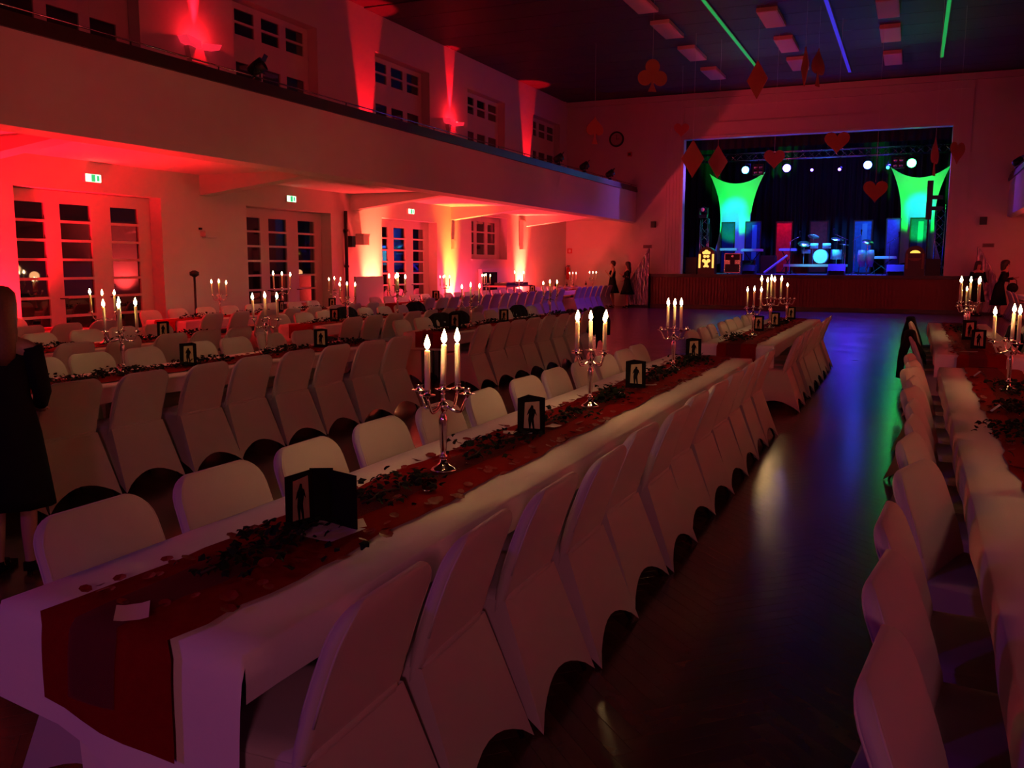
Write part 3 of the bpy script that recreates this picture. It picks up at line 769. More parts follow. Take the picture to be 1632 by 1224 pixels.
def petals(tb, n, single, y0=None, y1=None, cut=None):
    lab, xc, a, b = TABLES[tb]; a = y0 or a; b = y1 or b
    bulk = MB()
    for i in range(n):
        sd = rnd.choice((-1, 1)); x = xc+sd*(rnd.gauss(.205, .03) if rnd.random() < .75 else rnd.uniform(0, .2)); y = rnd.uniform(a+.03, b-.03)
        x = max(xc-.36, min(xc+.36, x))
        if single:
            o = obj('rose_petal', pet_me, None, (x, y, TH+.014+.002*rnd.random()), (rnd.uniform(-.15, .15), rnd.uniform(-.15, .15), rnd.uniform(0, 6.3)))
            s = rnd.uniform(.7, 1.35); o.scale = (s, s, s)
            tag(o, 'red rose petal scattered on the %s' % lab, 'petal', 'rose petals on the ' + lab)
        else:
            mm = Euler((rnd.uniform(-.2, .2), rnd.uniform(-.2, .2), rnd.uniform(0, 6.3))).to_matrix(); s = rnd.uniform(.7, 1.3)
            bulk.add([tuple(Vector((x, y, TH+.014))+mm @ (Vector(v)*s)) for v in pet.v], pet.f)
    if not single:
        tag(bulk.build('rose_petals', petal_m), 'scatter of red rose petals along the %s' % lab, 'petals', kind='stuff')
petals('C1', 170, True, 1.65, 6.2); petals('R1', 80, True, 3.4, 8.8)
petals('C1', 150, False, 6.2, 9.1)
for tb in ('C2', 'R2', 'A1', 'A2', 'B1', 'B2'): petals(tb, 160, False)

def slip(px_, z, wd, ln, rz, label, m_=whitecard, name='paper_slip'):
    p = on_z(px_[0], px_[1], z); mb = MB(); vs = []
    for i in range(5):
        for j in range(4):
            u, v = i/4-.5, j/3-.5
            vs.append((u*wd, v*ln, .003+.010*max(0, abs(u)-.3)*2+.004*u*v))
    mb.add(vs, [(i*4+j, (i+1)*4+j, (i+1)*4+j+1, i*4+j+1) for i in range(4) for j in range(3)])
    o = mb.build(name, m_, None, True); o.location = (p.x, p.y, z); o.rotation_euler = (0, 0, rz)
    return tag(o, label, 'paper')
slip((211, 977), TH+.02, .085, .12, YAW+.35, 'small white note lying on the organza at the table end')
slip((520, 848), TH+.02, .21, .17, YAW-.55, 'white glossy sheet under the nearest black picture card')
slip((548, 838), TH+.021, .15, .10, YAW+.3, 'white leaflet sticking out beside the nearest picture card')
slip((825, 690), TH+.02, .16, .10, YAW, 'white leaflet under the second picture card of the aisle table')
slip((880, 680), TH+.02, .10, .07, YAW+.9, 'pale scrap beside the second picture card')
slip((982, 628), TH+.02, .10, .08, YAW+.5, 'pale slip beside the ivy after the second candelabra')
slip((1034, 614), TH+.02, .12, .05, YAW, 'pale slip beside the third picture card')
slip((1540, 561), TH+.02, .22, .03, .1, 'pale strip at the end of the stage-block fifth table runner')
def tent(px_, rz, label):
    p = on_z(px_[0], px_[1], TH+.02)
    mb = MB().add([(-.05, -.03, 0), (-.05, .03, 0), (0, -.03, .045), (0, .03, .045), (.05, -.03, 0), (.05, .03, 0)], [(0, 1, 3, 2), (2, 3, 5, 4)])
    mb.add([(-.048, -.03, 0), (-.048, .03, 0), (0, -.03, .043), (0, .03, .043), (.048, -.03, 0), (.048, .03, 0)], [(2, 3, 1, 0), (4, 5, 3, 2)])
    o = mb.build('place_tent', whitecard); o.location = p; o.rotation_euler = (0, 0, rz); return tag(o, label, 'place card')
tent((1562, 600), .1, 'small white folded tent card near the stage end of the fifth table')
tent((1593, 656), .05, 'small white folded tent card before the candelabra of the fifth table')
def tealight(p, label):
    t = thing('glass_tealight', label, 'glass', p)
    MB().lathe([(.026, 0), (.030, .004), (.033, .042), (.0315, .042), (.028, .007), (.0, .006)], 16, cap=False).build('glass_cup', glass_clear, t, True)
    MB().lathe([(.0, .0065), (.019, .0065), (.019, .02), (.0, .02)], 12).build('tealight_wax', wax, t, True)
tealight(on_z(684, 781, TH+.014), 'small clear glass tealight cup beside the ivy on the aisle table')
tealight(on_z(192, 588, TH+.014), 'small clear glass tealight cup on the third table, rear block')
tealight(on_z(160, 598, TH+.014), 'small clear glass cup glinting beside the ivy, third table')
def bottle(x, y, label):
    t = thing('wine_bottle', label, 'bottle', (x, y, TH+.012))
    MB().lathe([(.0, 0), (.036, 0), (.037, .01), (.037, .18), (.030, .205), (.014, .235), (.013, .29), (.0, .29)], 14).build('bottle_body', mat('dark_bottle', (.006, .012, .006), .08), t, True)
    MB().lathe([(.0376, .06), (.0376, .14)], 14, cap=False).build('bottle_label', whitecard, t, True)
for i, y in enumerate((29.9, 30.7, 31.7, 32.8)): bottle(-11.62+.13*(i % 2), y, 'dark wine bottle on the stair-side table, %s from stage' % ORD[4-i])
# ------------------------------------------------------------------ wall fixtures
def exit_sign(px_, where):
    p = on_x(px_[0], px_[1], LX+.05)
    t = thing('exit_sign', 'green and white lit exit sign above the %s' % where, 'exit sign', (LX, p.y, p.z), 0, 'exit signs')
    MB().cbox((.03, 0, 0), (.06, .34, .15)).build('housing', whiteframe, t)
    MB().cbox((.064, 0, 0), (.006, .32, .13)).build('lit_face', exit_em, t)
    for y0, y1, z0, z1 in ((-.045, .035, -.06, .06), (.07, .12, -.045, .045)):
        MB().box(.068, y0, z0, .070, y1, z1).build('pictogram', exit_gr, t)
exit_sign((148, 284), 'first glazed door'); exit_sign((464, 317), 'second glazed door'); exit_sign((655, 337), 'third glazed door')
def sconce(y, where):
    t = thing('wall_sconce', 'white angular wall sconce glowing red, %s' % where, 'wall lamp', (LX, y, 5.85), 0, 'gallery wall sconces')
    for s in (-1, 1):
        m = MB().prism([(s*.10, -.02), (s*.40, .03), (s*.48, .15), (s*.10, .10)], -.26, -.02)
        m.v = [(-b, a, c) for a, b, c in m.v]
        m.build('tray', glow('sconce_shade', (1, .02, .05), .9), t)
        MB().cbox((.14, s*.27, .115), (.05, .16, .015)).build('lamp_tube', glow('red_tube', (1, .25, .3), 4), t)
    m = MB().prism([(-.22, -.28), (.22, -.28), (.30, .0), (-.30, .0)], -.12, -.001); m.v = [(-b, a, c) for a, b, c in m.v]
    m.build('back_box', whiteframe, t)
    MB().box(.001, -.10, 0, .10, .10, .12).build('neck', whiteframe, t)
    d = bpy.data.lights.new('sconce_light', 'SPOT'); d.energy = 900; d.color = RED; d.spot_size = math.radians(22); d.spot_blend = .35; d.shadow_soft_size = .05
    o = obj('sconce_light', d, t, (.13, 0, .16)); o.rotation_euler = (PI, 0, 0); o.rotation_euler = Vector((-.10, 0, 1)).to_track_quat('-Z', 'Y').to_euler()
    d2 = bpy.data.lights.new('sconce_glow', 'POINT'); d2.energy = 22; d2.color = RED; d2.shadow_soft_size = .05
    obj('sconce_glow', d2, t, (.30, 0, .20))
sconce(14.18, 'between the second pair of gallery windows'); sconce(24.85, 'between the fourth pair of gallery windows')
def wall_thing(name, label, cat, px_, dims, m_, X=LX, extra=None):
    p = on_x(px_[0], px_[1], X); t = thing(name, label, cat, (X, p.y, p.z))
    MB().cbox((dims[0]/2, 0, 0), dims).build('housing', m_, t)
    if extra: extra(t)
    return t
wall_thing('wall_lamp', 'small white wall lamp between the first two glazed doors', 'wall lamp', (331, 373), (.14, .42, .10), whiteframe, extra=lambda t: (MB().cbox((.07, 0, -.06), (.10, .36, .03)).build('lamp_lens', ledlamp, t), MB().cbox((.02, -.22, .10), (.04, .06, .04)).build('bracket', metal_dark, t)))
def grille(t):
    MB().cbox((.125, 0, 0), (.01, .16, .25)).build('grille', metal_dark, t)
wall_thing('wall_loudspeaker', 'small black wall loudspeaker beside the pipe', 'loudspeaker', (557, 385), (.12, .18, .28), black, extra=grille)
wall_thing('wall_dispenser', 'white angled box on the wall beside the small loudspeaker', 'wall box', (571, 383), (.25, .26, .24), whiteframe, extra=lambda t: MB().cbox((.13, .02, .14), (.24, .30, .05)).build('lid', whiteframe, t))
p = on_x(549, 400, LX); t = thing('heating_pipe', 'dark vertical pipe running up the wall before the third door', 'pipe', (LX+.06, p.y, .002))
MB().tube([(0, 0, 0), (0, 0, 2.98)], .045, 10).build('pipe', metal_dark, t, True)
for z in (.6, 1.6, 2.5): MB().lathe([(.06, z-.03), (.06, z+.03)], 12).build('clamp', metal_dark, t, True)
p = on_x(293, 480, LX); t = thing('floor_stand', 'thin dark stand with a small lamp head against the wall', 'stand', (LX+.3, p.y, .003))
MB().lathe([(.16, 0), (.16, .02), (.02, .035)], 14).build('base', metal_dark, t, True)
MB().tube([(0, 0, .02), (0, 0, 1.42)], .022, 8).build('pole', metal_dark, t, True)
MB().lathe([(.03, 1.40), (.09, 1.44), (.09, 1.50), (.03, 1.53)], 10).build('head', metal_dark, t, True)
t = thing('white_partition', 'plain white board standing on the floor before the third door', 'partition', (-12.35, 19.0, 0))
MB().box(-.03, -.62, .06, .03, .62, 1.36).build('board', whiteframe, t)
for s in (-1, 1): MB().box(-.22, s*.5-.03, 0, .22, s*.5+.03, .06).build('foot', metal_dark, t)
wall_thing('wall_switch', 'small pale wall fixture between third door and small window', 'wall lamp', (721, 389), (.10, .16, .30), whiteframe, extra=lambda t: MB().cbox((.11, 0, 0), (.02, .10, .22)).build('lens', ledlamp, t))
t = thing('wall_column_light', 'tall narrow light box in the corner before the stage wall', 'light box', (LX+.02, on_x(830, 350, LX).y, 2.2))
MB().box(0, -.16, 0, .14, .16, 1.05).build('housing', whiteframe, t); MB().box(.14, -.12, .05, .15, .12, 1.0).build('diffuser', ledlamp, t)
# washlight cans on the floor
for i, (x, y) in enumerate(((-12.62, 9.0), (-12.84, 20.25), (-12.84, 24.75), (-12.84, 30.2))):
    t = thing('floor_washlight', 'black floor washlight against the window wall, %s from stage' % ORD[4-i], 'spotlight', (x, y, 0), 0, 'floor washlights')
    MB().lathe([(.10, .015), (.11, .03), (.11, .11), (.085, .12)], 14).build('lamp_can', black, t, True)
    for s in (-1, 1): MB().cbox((0, s*.12, .06), (.03, .02, .12)).build('yoke', metal_dark, t)
# back wall things
p = on_y(983, 222, YB)
t = thing('wall_clock', 'round wall clock with dark rim high on the stage wall', 'clock', (p.x, YB, p.z))
MB().lathe([(.24, -.03), (.24, -.06), (.30, -.06), (.30, 0)], 28, axis='y', cap=False).build('rim', black, t, True)
MB().lathe([(.001, -.03), (.245, -.03)], 28, axis='y', cap=False).build('dial', mat('clock_dial', (.40, .33, .30), .6), t)
MB().box(-.008, -.042, -.02, .008, -.036, .17).build('minute_hand', black, t); MB().box(-.02, -.042, -.008, .12, -.036, .008).build('hour_hand', black, t)
def back_box(name, label, cat, px_, d, m_, parts=None):
    p = on_y(px_[0], px_[1], YB); t = thing(name, label, cat, (p.x, YB, p.z)); MB().cbox((0, -d[1]/2, 0), d).build('housing', m_, t)
    if parts: parts(t)
    return t
back_box('wall_box', 'small dark red box on the stage wall below the clock', 'wall box', (1004, 246), (.17, .06, .17), red_box, lambda t: MB().cbox((0, -.065, 0), (.10, .01, .10)).build('cover', darkwood, t))
back_box('wall_loudspeaker', 'small black loudspeaker on the stage wall beside the clock', 'loudspeaker', (1042, 358), (.17, .16, .24), black, lambda t: MB().cbox((0, -.165, 0), (.14, .01, .20)).build('grille', metal_dark, t))
back_box('wall_loudspeaker', 'small black loudspeaker on the wall near the far stairs', 'loudspeaker', (1567, 352), (.22, .16, .26), black, lambda t: MB().cbox((0, -.165, 0), (.18, .01, .22)).build('grille', metal_dark, t))
back_box('air_vent', 'grey vent plate above the tinsel stairs beside the clock wall', 'vent', (1032, 393), (.34, .03, .13), mat('vent', (.25, .2, .19), .6), lambda t: [MB().cbox((0, -.034, -.04+.027*i), (.30, .008, .010)).build('slat', metal_dark, t) for i in range(4)])
back_box('air_vent', 'grey vent plate above the far tinsel stairs', 'vent', (1575, 391), (.36, .03, .13), mat('vent', (.25, .2, .19), .6), lambda t: [MB().cbox((0, -.034, -.04+.027*i), (.30, .008, .010)).build('slat', metal_dark, t) for i in range(4)])
back_box('wall_sign', 'small red square sign above the fire extinguisher', 'sign', (908, 400), (.20, .01, .20), red_box, lambda t: MB().cbox((0, -.012, 0), (.10, .004, .12)).build('symbol', whitecard, t))
p = on_y(907, 434, YB); t = thing('fire_extinguisher', 'red fire extinguisher hanging on the stage wall near the corner', 'fire extinguisher', (p.x, YB-.11, p.z-.3))
MB().lathe([(.0, 0), (.075, .01), (.08, .05), (.08, .42), (.05, .50), (.02, .53)], 14).build('cylinder', red_box, t, True)
MB().tube([(0, 0, .53), (0, -.03, .58), (-.09, -.05, .52), (-.11, -.05, .2)], .012, 6).build('hose', black, t, True)
MB().cbox((0, .05, .3), (.10, .11, .03)).build('bracket', metal_dark, t); MB().cbox((.02, 0, .56), (.12, .025, .03)).build('lever', black, t)
# framed notice board low on the window wall
t = wall_thing('notice_board', 'dark framed box under the small window beside the disc table', 'board', (776, 448), (.12, 1.3, .8), whiteframe, X=LX+.02, extra=lambda t: MB().cbox((.125, 0, 0), (.01, 1.1, .6)).build('dark_panel', ink, t))

# ------------------------------------------------------------------ balcony spotlights
def par_can(loc, rz, label, tilt=.5):
    t = thing('stage_spotlight', label, 'spotlight', loc, rz); t.scale = (.75, .75, .75)
    b = MB().lathe([(.10, -.20), (.13, -.15), (.15, .0), (.16, .18), (.145, .18), (.13, .02)], 14).mesh('lamp_body', black, True)
    o = obj('lamp_body', b, t, (0, 0, .28), (PI/2-tilt, 0, 0))
    MB().tube([(-.18, 0, .30), (-.18, 0, .06), (.18, 0, .06), (.18, 0, .30)], .018, 6).build('yoke', metal_dark, t, True)
    MB().lathe([(.10, 0), (.10, .03), (.04, .07)], 12).build('clamp', metal_dark, t, True)
    for s in (-1, 1):
        d = obj('barn_door', MB().box(-.11, -.005, 0, .11, .005, .15).mesh('barn_door', black), t, (s*.0, -.15, .28+s*.14), (.5*s, 0, 0))
    return t
for px_, lab in (((890, 252), 'black spotlight on the balcony rail, farthest of three from the stage'), ((931, 274), 'black spotlight on the balcony rail, middle one of three'), ((972, 279), 'black spotlight on the balcony rail, closest to the stage wall')):
    p = on_x(px_[0], px_[1], BXL+.0); par_can((BXL, p.y, 4.701), 2.2, lab)
p = on_x(410, 128, BXL); par_can((BXL, p.y, 4.701), 1.9, 'black spotlight on the balcony rail before the second gallery window')
p = on_x(1622, 255, BXR); par_can((BXR, p.y, 4.701), 2.0, 'black spotlight on the opposite balcony rail near the stage')

# ------------------------------------------------------------------ ceiling lamps; grooves whose coloured light is built in as emission
for k, (x, ys) in enumerate(((-6.53, (22.3, 25.1, 28.15, 31.3)), (-3.75, (25.0, 28.1, 30.9)), (-.95, (25.2, 27.95, 31.2)))):
    for i, y in enumerate(ys):
        t = thing('ceiling_lamp', 'unlit white ceiling lamp box, %s row from the window wall, %s from stage' % (ORD[k+1], ORD[len(ys)-i]), 'ceiling lamp', (x, y, ZC-.03), 0, 'unlit ceiling lamps')
        MB().box(-.26, -.85, -.10, .26, .85, -.001).build('housing', whiteframe, t)
        MB().box(-.23, -.82, -.108, .23, .82, -.1005).build('diffuser', ledlamp, t)
for x, y0, y1, m_, lab in ((-5.06, 22.2, 30.9, green_em, 'green-lit ceiling groove closer to the window wall, light made as glow'), (-2.32, 22.5, 33.0, blue_em, 'blue-lit ceiling groove between the two green ones, light made as glow'), (.43, 23.0, 31.8, green_em, 'green-lit ceiling groove closer to the opposite wall, light made as glow')):
    t = thing('lit_groove', lab, 'ceiling groove', (x, 0, ZC-.03))
    MB().box(-.07, y0, -.035, .07, y1, -.001).build('channel', mat('groove_channel', (.12, .10, .11), .5), t); MB().box(-.045, y0+.02, -.040, .045, y1-.02, -.0355).build('groove_glow', m_, t)
# ------------------------------------------------------------------ hanging card-suit shapes
def heart(n=28, s=1.0):
    out = []
    for i in range(n):
        t = 2*PI*i/n; out.append((s*.0305*16*math.sin(t)**3/1.0, s*.0305*(13*math.cos(t)-5*math.cos(2*t)-2*math.cos(3*t)-math.cos(4*t))))
    return out
def circle(cx, cz, r, n=20): return [(cx+r*math.cos(2*PI*i/n), cz+r*math.sin(2*PI*i/n)) for i in range(n)]
SUIT = {}
th = .012
SUIT['heart'] = MB().prism(heart(), -th, th)
SUIT['diamond'] = MB().prism([(0, -.95), (.58, 0), (0, .95), (-.58, 0)], -th, th)
cl_ = MB()
for c in ((0, .42), (-.40, -.14), (.40, -.14)): cl_.prism(circle(c[0], c[1], .37), -th, th)
cl_.prism([(-.22, -.80), (.22, -.80), (.06, -.45), (.06, .1), (-.06, .1), (-.06, -.45)], -th*.9, th*.9); SUIT['club'] = cl_
sp_ = MB().prism([(x, -z+.05) for x, z in heart()], -th, th); sp_.prism([(-.16, -.72), (.16, -.72), (.05, -.40), (.05, 0), (-.05, 0), (-.05, -.40)], -th*.9, th*.9); SUIT['spade'] = sp_
def hang(kind, px_, Y, size, rz, label, m_=cardboard, tilt=0):
    p = on_y(px_[0], px_[1], Y)
    t = thing('hanging_%s' % kind, label, 'decoration', p, rz, 'hanging card-suit shapes'); t.rotation_euler = (tilt, 0, rz)
    mb = MB(); mb.v = [(x*size, y, z*size) for x, y, z in SUIT[kind].v]; mb.f = SUIT[kind].f
    mb.build('cut_out', m_, t)
    top = max(v[2] for v in mb.v)-.03
    MB().tube([(0, 0, top), (0, 0, (ZC-.03-p.z))], .003, 4).build('thread', whitecard, t)
hang('club', (1040, 120), 19, .42, YAW+.2, 'large hanging card club in front of the dark ceiling')
hang('spade', (948, 205), 26, .62, YAW+.5, 'hanging card spade beside the wall clock')
hang('diamond', (1207, 127), 24, .50, YAW-.75, 'hanging card diamond below the green-lit ceiling groove')
hang('diamond', (1283, 106), 24, .50, -1.15, 'hanging card diamond turned edge-on below the ceiling lamps')
hang('spade', (1304, 104), 24.6, .72, YAW+.8, 'dark hanging card spade behind the edge-on diamond')
hang('diamond', (1104, 253), 26, .56, YAW, 'larger hanging card diamond at the left jamb of the stage opening')
hang('diamond', (1144, 258), 27, .50, YAW, 'hanging card diamond over the left green sail', cardboard2)
hang('heart', (1234, 252), 27, .62, YAW, 'pale hanging heart below the stage truss', cardboard2)
hang('heart', (1334, 225), 26, .66, YAW-.3, 'hanging heart touching the top edge of the stage opening')
hang('heart', (1395, 303), 27, .68, YAW-.1, 'lowest hanging heart before the stage backdrop')
hang('spade', (1490, 246), 25, .72, 1.32, 'hanging spade turned edge-on before the right green sail', cardboard2)
hang('heart', (1526, 241), 26, .62, .95, 'hanging heart turned aside beside the right stage jamb')
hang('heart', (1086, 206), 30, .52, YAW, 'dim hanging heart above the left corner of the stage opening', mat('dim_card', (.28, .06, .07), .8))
# ------------------------------------------------------------------ stage rig and gear
def truss(name, label, p0, p1, wdt, seg):
    p0, p1 = Vector(p0), Vector(p1); d = (p1-p0); L = d.length; d.normalize()
    a = Vector((0, 1, 0)) if abs(d.z) > .5 or abs(d.x) > .5 else Vector((1, 0, 0)); b = d.cross(a).normalized(); h = wdt/2
    t = thing(name, label, 'truss', p0)
    cor = [a*h+b*h, a*h-b*h, -a*h-b*h, -a*h+b*h]
    for c in cor: MB().tube([c, c+d*L], .024, 6).build('chord', chrome, t, True)
    br = MB(); n = int(L/seg)
    for k in range(n):
        for q in range(4):
            c0, c1 = cor[q], cor[(q+1) % 4]
            s, e = (c0, c1) if k % 2 else (c1, c0)
            br.tube([s+d*(L*k/n), e+d*(L*(k+1)/n)], .010, 5)
    o = br.build('bracing', chrome, t, True); o['kind'] = 'stuff'
    return t
truss('lighting_truss', 'long silver lighting truss hung across the stage', (-9.6, 38, 6.02), (2.0, 38, 6.02), .28, .3)
truss('truss_tower', 'short silver truss tower behind the glowing jukebox', on_y(1122, 392, 37.2).__class__((on_y(1122, 392, 37.2).x, 37.2, 1.3)), (on_y(1122, 392, 37.2).x, 37.2, 3.55), .30, .3)
xr = on_y(1497, 380, 37.4).x
truss('truss_tower', 'silver truss tower in front of the right green sail', (xr, 37.4, 1.3), (xr, 37.4, 3.9), .30, .3)
def lens(c, s):
    n = 'lens_%d_%d_%d_%d' % (c[0]*100, c[1]*100, c[2]*100, s*10)
    return mat(n, (.02, .02, .02), .5, emit=(c, s))
def hung_lamp(px_, Y, r, c, s, label):
    p = on_y(px_[0], px_[1], Y); t = thing('truss_lamp', label, 'stage lamp', p, 0, 'lamps on the stage truss')
    MB().lathe([(r*.5, .30), (r*1.1, .24), (r*1.15, 0), (r*1.25, -.04), (r*1.05, -.04)], 16, axis='y', cap=False).build('lamp_body', black, t, True)
    MB().lathe([(.001, -.03), (r, -.025)], 16, axis='y', cap=False).build('lit_lens', lens(c, s), t)
    MB().tube([(-r*1.3, .1, 0), (-r*1.3, .1, r*1.8), (r*1.3, .1, r*1.8), (r*1.3, .1, 0)], .02, 6).build('yoke', metal_dark, t, True)
    MB().tube([(0, .1, r*1.8), (0, .1, 5.92-p.z)], .02, 6).build('clamp', metal_dark, t, True)
hung_lamp((1188, 271), 37.9, .14, (.05, .45, 1), 30, 'cyan-white stage lamp at the window-wall end of the truss')
hung_lamp((1254, 268), 37.9, .15, (.07, .05, 1), 45, 'bright blue-white stage lamp above the red picture panel')
hung_lamp((1294, 271), 37.9, .05, (.12, .06, 1), 40, 'small blue stage lamp above the drum kit')
hung_lamp((1338, 270), 37.9, .05, (.2, .08, 1), 40, 'small violet stage lamp above the microphone stand')
hung_lamp((1383, 263), 37.9, .15, (.04, .08, 1), 45, 'bright blue stage lamp above the blue picture panel')
hung_lamp((1415, 267), 37.9, .06, (.05, .7, .9), 4, 'small cyan stage lamp at the corner of the right sail')
hung_lamp((1453, 260), 37.9, .16, (.03, 1, .15), 35, 'bright green stage lamp above the right sail')
def blinder(px_, label):
    p = on_y(px_[0], px_[1], 37.9); t = thing('blinder_lamp', label, 'stage lamp', p)
    MB().cbox((0, .08, 0), (.42, .16, .42)).build('housing', black, t)
    for sx in (-.1, .1):
        for sz in (-.1, .1): MB().lathe([(.001, -.005), (.075, -.01), (.08, 0)], 12, (sx, 0, sz), 'y', False).build('lamp_face', chrome, t, True)
    MB().tube([(0, .08, .2), (0, .08, 5.92-p.z)], .02, 6).build('clamp', metal_dark, t)
blinder((1208, 270), 'four-eyed dark blinder lamp over the left sail'); blinder((1432, 259), 'four-eyed dark blinder lamp over the right sail')
# moving head on the left tower
p = on_y(1121, 345, 37.2); t = thing('moving_head', 'black moving-head lamp on top of the left truss tower', 'stage lamp', (p.x, 37.2, 3.575))
MB().cbox((0, 0, .06), (.32, .30, .12)).build('base', black, t)
for s in (-1, 1): MB().cbox((s*.16, 0, .25), (.05, .14, .28)).build('yoke', black, t)
MB().lathe([(.08, -.16), (.13, -.1), (.13, .1), (.11, .16)], 14, (0, 0, .32), 'y').build('head', black, t, True)
MB().lathe([(.001, -.165), (.08, -.163)], 14, (0, 0, .32), 'y', False).build('lens', chrome, t)
# sails
def sail(xa, xb, zt, zb, waist, Y, label):
    N = 16; vs = []
    for j in range(N+1):
        v = j/N; z0 = zt+(zb-zt)*v; inn = waist*4*v*(1-v)
        for i in range(N+1):
            u = i/N; x = xa+inn+(xb-xa-2*inn)*u
            sag = .52*4*u*(1-u)
            z = z0-sag*(1-v)**2*.9+sag*.6*v*v
            vs.append((x, Y+.25*math.sin(PI*u)*math.sin(PI*v), z))
    mb = MB().add(vs, [(j*(N+1)+i, j*(N+1)+i+1, (j+1)*(N+1)+i+1, (j+1)*(N+1)+i) for j in range(N) for i in range(N)])
    t = thing('stretch_sail', label, 'sail', ((xa+xb)/2, Y, zb)); o = mb.build('sail_cloth', sail_m, t, True); o.location = (-(xa+xb)/2, -Y, -zb)
    for x in (xa, xb):
        MB().tube([(x-(xa+xb)/2, 0, zt-zb), (x-(xa+xb)/2, -.1, 8.1-zb)], .008, 5).build('guy_cord', metal_dark, t)
        MB().tube([(x-(xa+xb)/2, 0, 0), (x-(xa+xb)/2, 0, 1.31-zb)], .008, 5).build('guy_cord', metal_dark, t)
a, b = on_y(1131, 277, 41.2), on_y(1220, 275, 41.2); sail(a.x, b.x, 5.72, 1.5, .56, 41.2, 'white stretch sail lit green beside the jukebox')
a, b = on_y(1420, 266, 41.2), on_y(1516, 266, 41.2); sail(a.x, b.x, 5.72, 1.5, .50, 41.2, 'white stretch sail lit green behind the dark screen panel')
# picture panels
PANELS = [((1150, 1172, 354, 400), (.01, .03, .20), 'dark blue picture panel beside the left sail edge'), ((1188, 1214, 353, 400), (.012, .03, .22), 'dark blue picture panel with a pale stripe'),
          ((1237, 1264, 353, 402), (.75, .02, .10), 'bright red picture panel with mottled pattern'), ((1291, 1321, 352, 400), (.40, .06, .08), 'dull red picture panel behind the drum kit'),
          ((1361, 1392, 351, 402), (.03, .20, .70), 'blue picture panel with a dark block'), ((1413, 1437, 348, 404), (.10, .04, .45), 'violet picture panel at the right sail edge'),
          ((1451, 1481, 347, 402), (.02, .10, .35), 'blue striped picture panel before the right sail')]
for (x0, x1, y0, y1), c, lab in PANELS:
    a = on_y(x0, y0, 40.9); b = on_y(x1, y0, 40.9); wd = (b.x-a.x); top = a.z
    t = thing('picture_panel', lab, 'picture panel', ((a.x+b.x)/2, 40.9, 1.302), 0, 'picture panels on stage')
    H_ = top-1.302
    MB().box(-wd/2, -.02, 0, wd/2, .03, .06).box(-wd/2, -.02, H_-.05, wd/2, .03, H_).box(-wd/2, -.02, .06, -wd/2+.05, .03, H_-.05).box(wd/2-.05, -.02, .06, wd/2, .03, H_-.05).build('frame', black, t)
    MB().box(-wd/2+.05, -.005, .06, wd/2-.05, .02, H_-.05).build('canvas', mat('canvas_'+lab[:12]+str(x0), c, .7, noise=(7, .25)), t)
    if x0 in (1188, 1361, 1451):
        MB().box(-.04, -.012, .6, .16, -.006, H_-.15).build('painted_shape', mat('pale_paint%d' % x0, (.10, .28, .55), .7), t)
spot('panel_light', (-.2, 39.6, 4.6), (-1.85, 40.9, 2.9), 600, (.05, .25, 1), 60, .6)
spot('panel_light', (-6.6, 39.0, 4.8), (-7.2, 40.9, 2.6), 350, (.03, .06, 1), 60, .6)
# boxes on stage: subwoofers, monitors, cases
def amp(xc, Y, wd, dp, h, label, name='stage_speaker', z=1.302, cat='loudspeaker', wedge=False, rz=0):
    t = thing(name, label, cat, (xc, Y, z), rz)
    if wedge:
        m = MB().prism([(-dp/2, 0), (dp/2, 0), (dp/2, h), (-dp/2+.12, h*.35)], -wd/2, wd/2); m.v = [(y, -x*-1, zz) for x, y, zz in m.v]
        m.build('cabinet', black, t)
        m2 = MB().prism([(-dp/2+.10, h*.33), (dp/2-.02, h-.02), (dp/2-.025, h), (-dp/2+.09, h*.36)], -wd/2+.03, wd/2-.03); m2.v = [(y, x-.012, zz+.01) for x, y, zz in m2.v]
        m2.build('grille', metal_dark, t)
    else:
        MB().box(-wd/2, -dp/2, 0, wd/2, dp/2, h).build('cabinet', black, t)
        MB().box(-wd/2+.03, -dp/2-.012, .03, wd/2-.03, -dp/2-.001, h-.03).build('grille', metal_dark, t)
        for s in (-1, 1): MB().cbox((s*(wd/2+.01), 0, h*.6), (.02, .14, .06)).build('handle', metal_dark, t)
    return t
amp(-8.06, 35.9, .46, .7, .66, 'black subwoofer box beside the glowing jukebox')
amp(.63, 35.9, .5, .7, .60, 'black subwoofer box below the right truss tower')
amp(on_y(1194, 430, 35.5).x, 35.5, .50, .42, .36, 'black floor monitor between flight case and drum riser', wedge=True)
amp(on_y(1333, 430, 35.5).x, 35.5, .62, .45, .40, 'black floor monitor beside the drum riser', wedge=True)
amp(on_y(1427, 428, 35.6).x, 35.6, .60, .45, .38, 'black floor monitor beside the dark jukebox', wedge=True)
amp(on_y(1225, 412, 38.6).x, 38.6, .6, .4, .75, 'black guitar amplifier behind the flight case', 'guitar_amplifier')
amp(on_y(1185, 402, 38.6).x, 38.6, .95, .5, .55, 'dark amplifier stack below the first keyboard', 'guitar_amplifier')
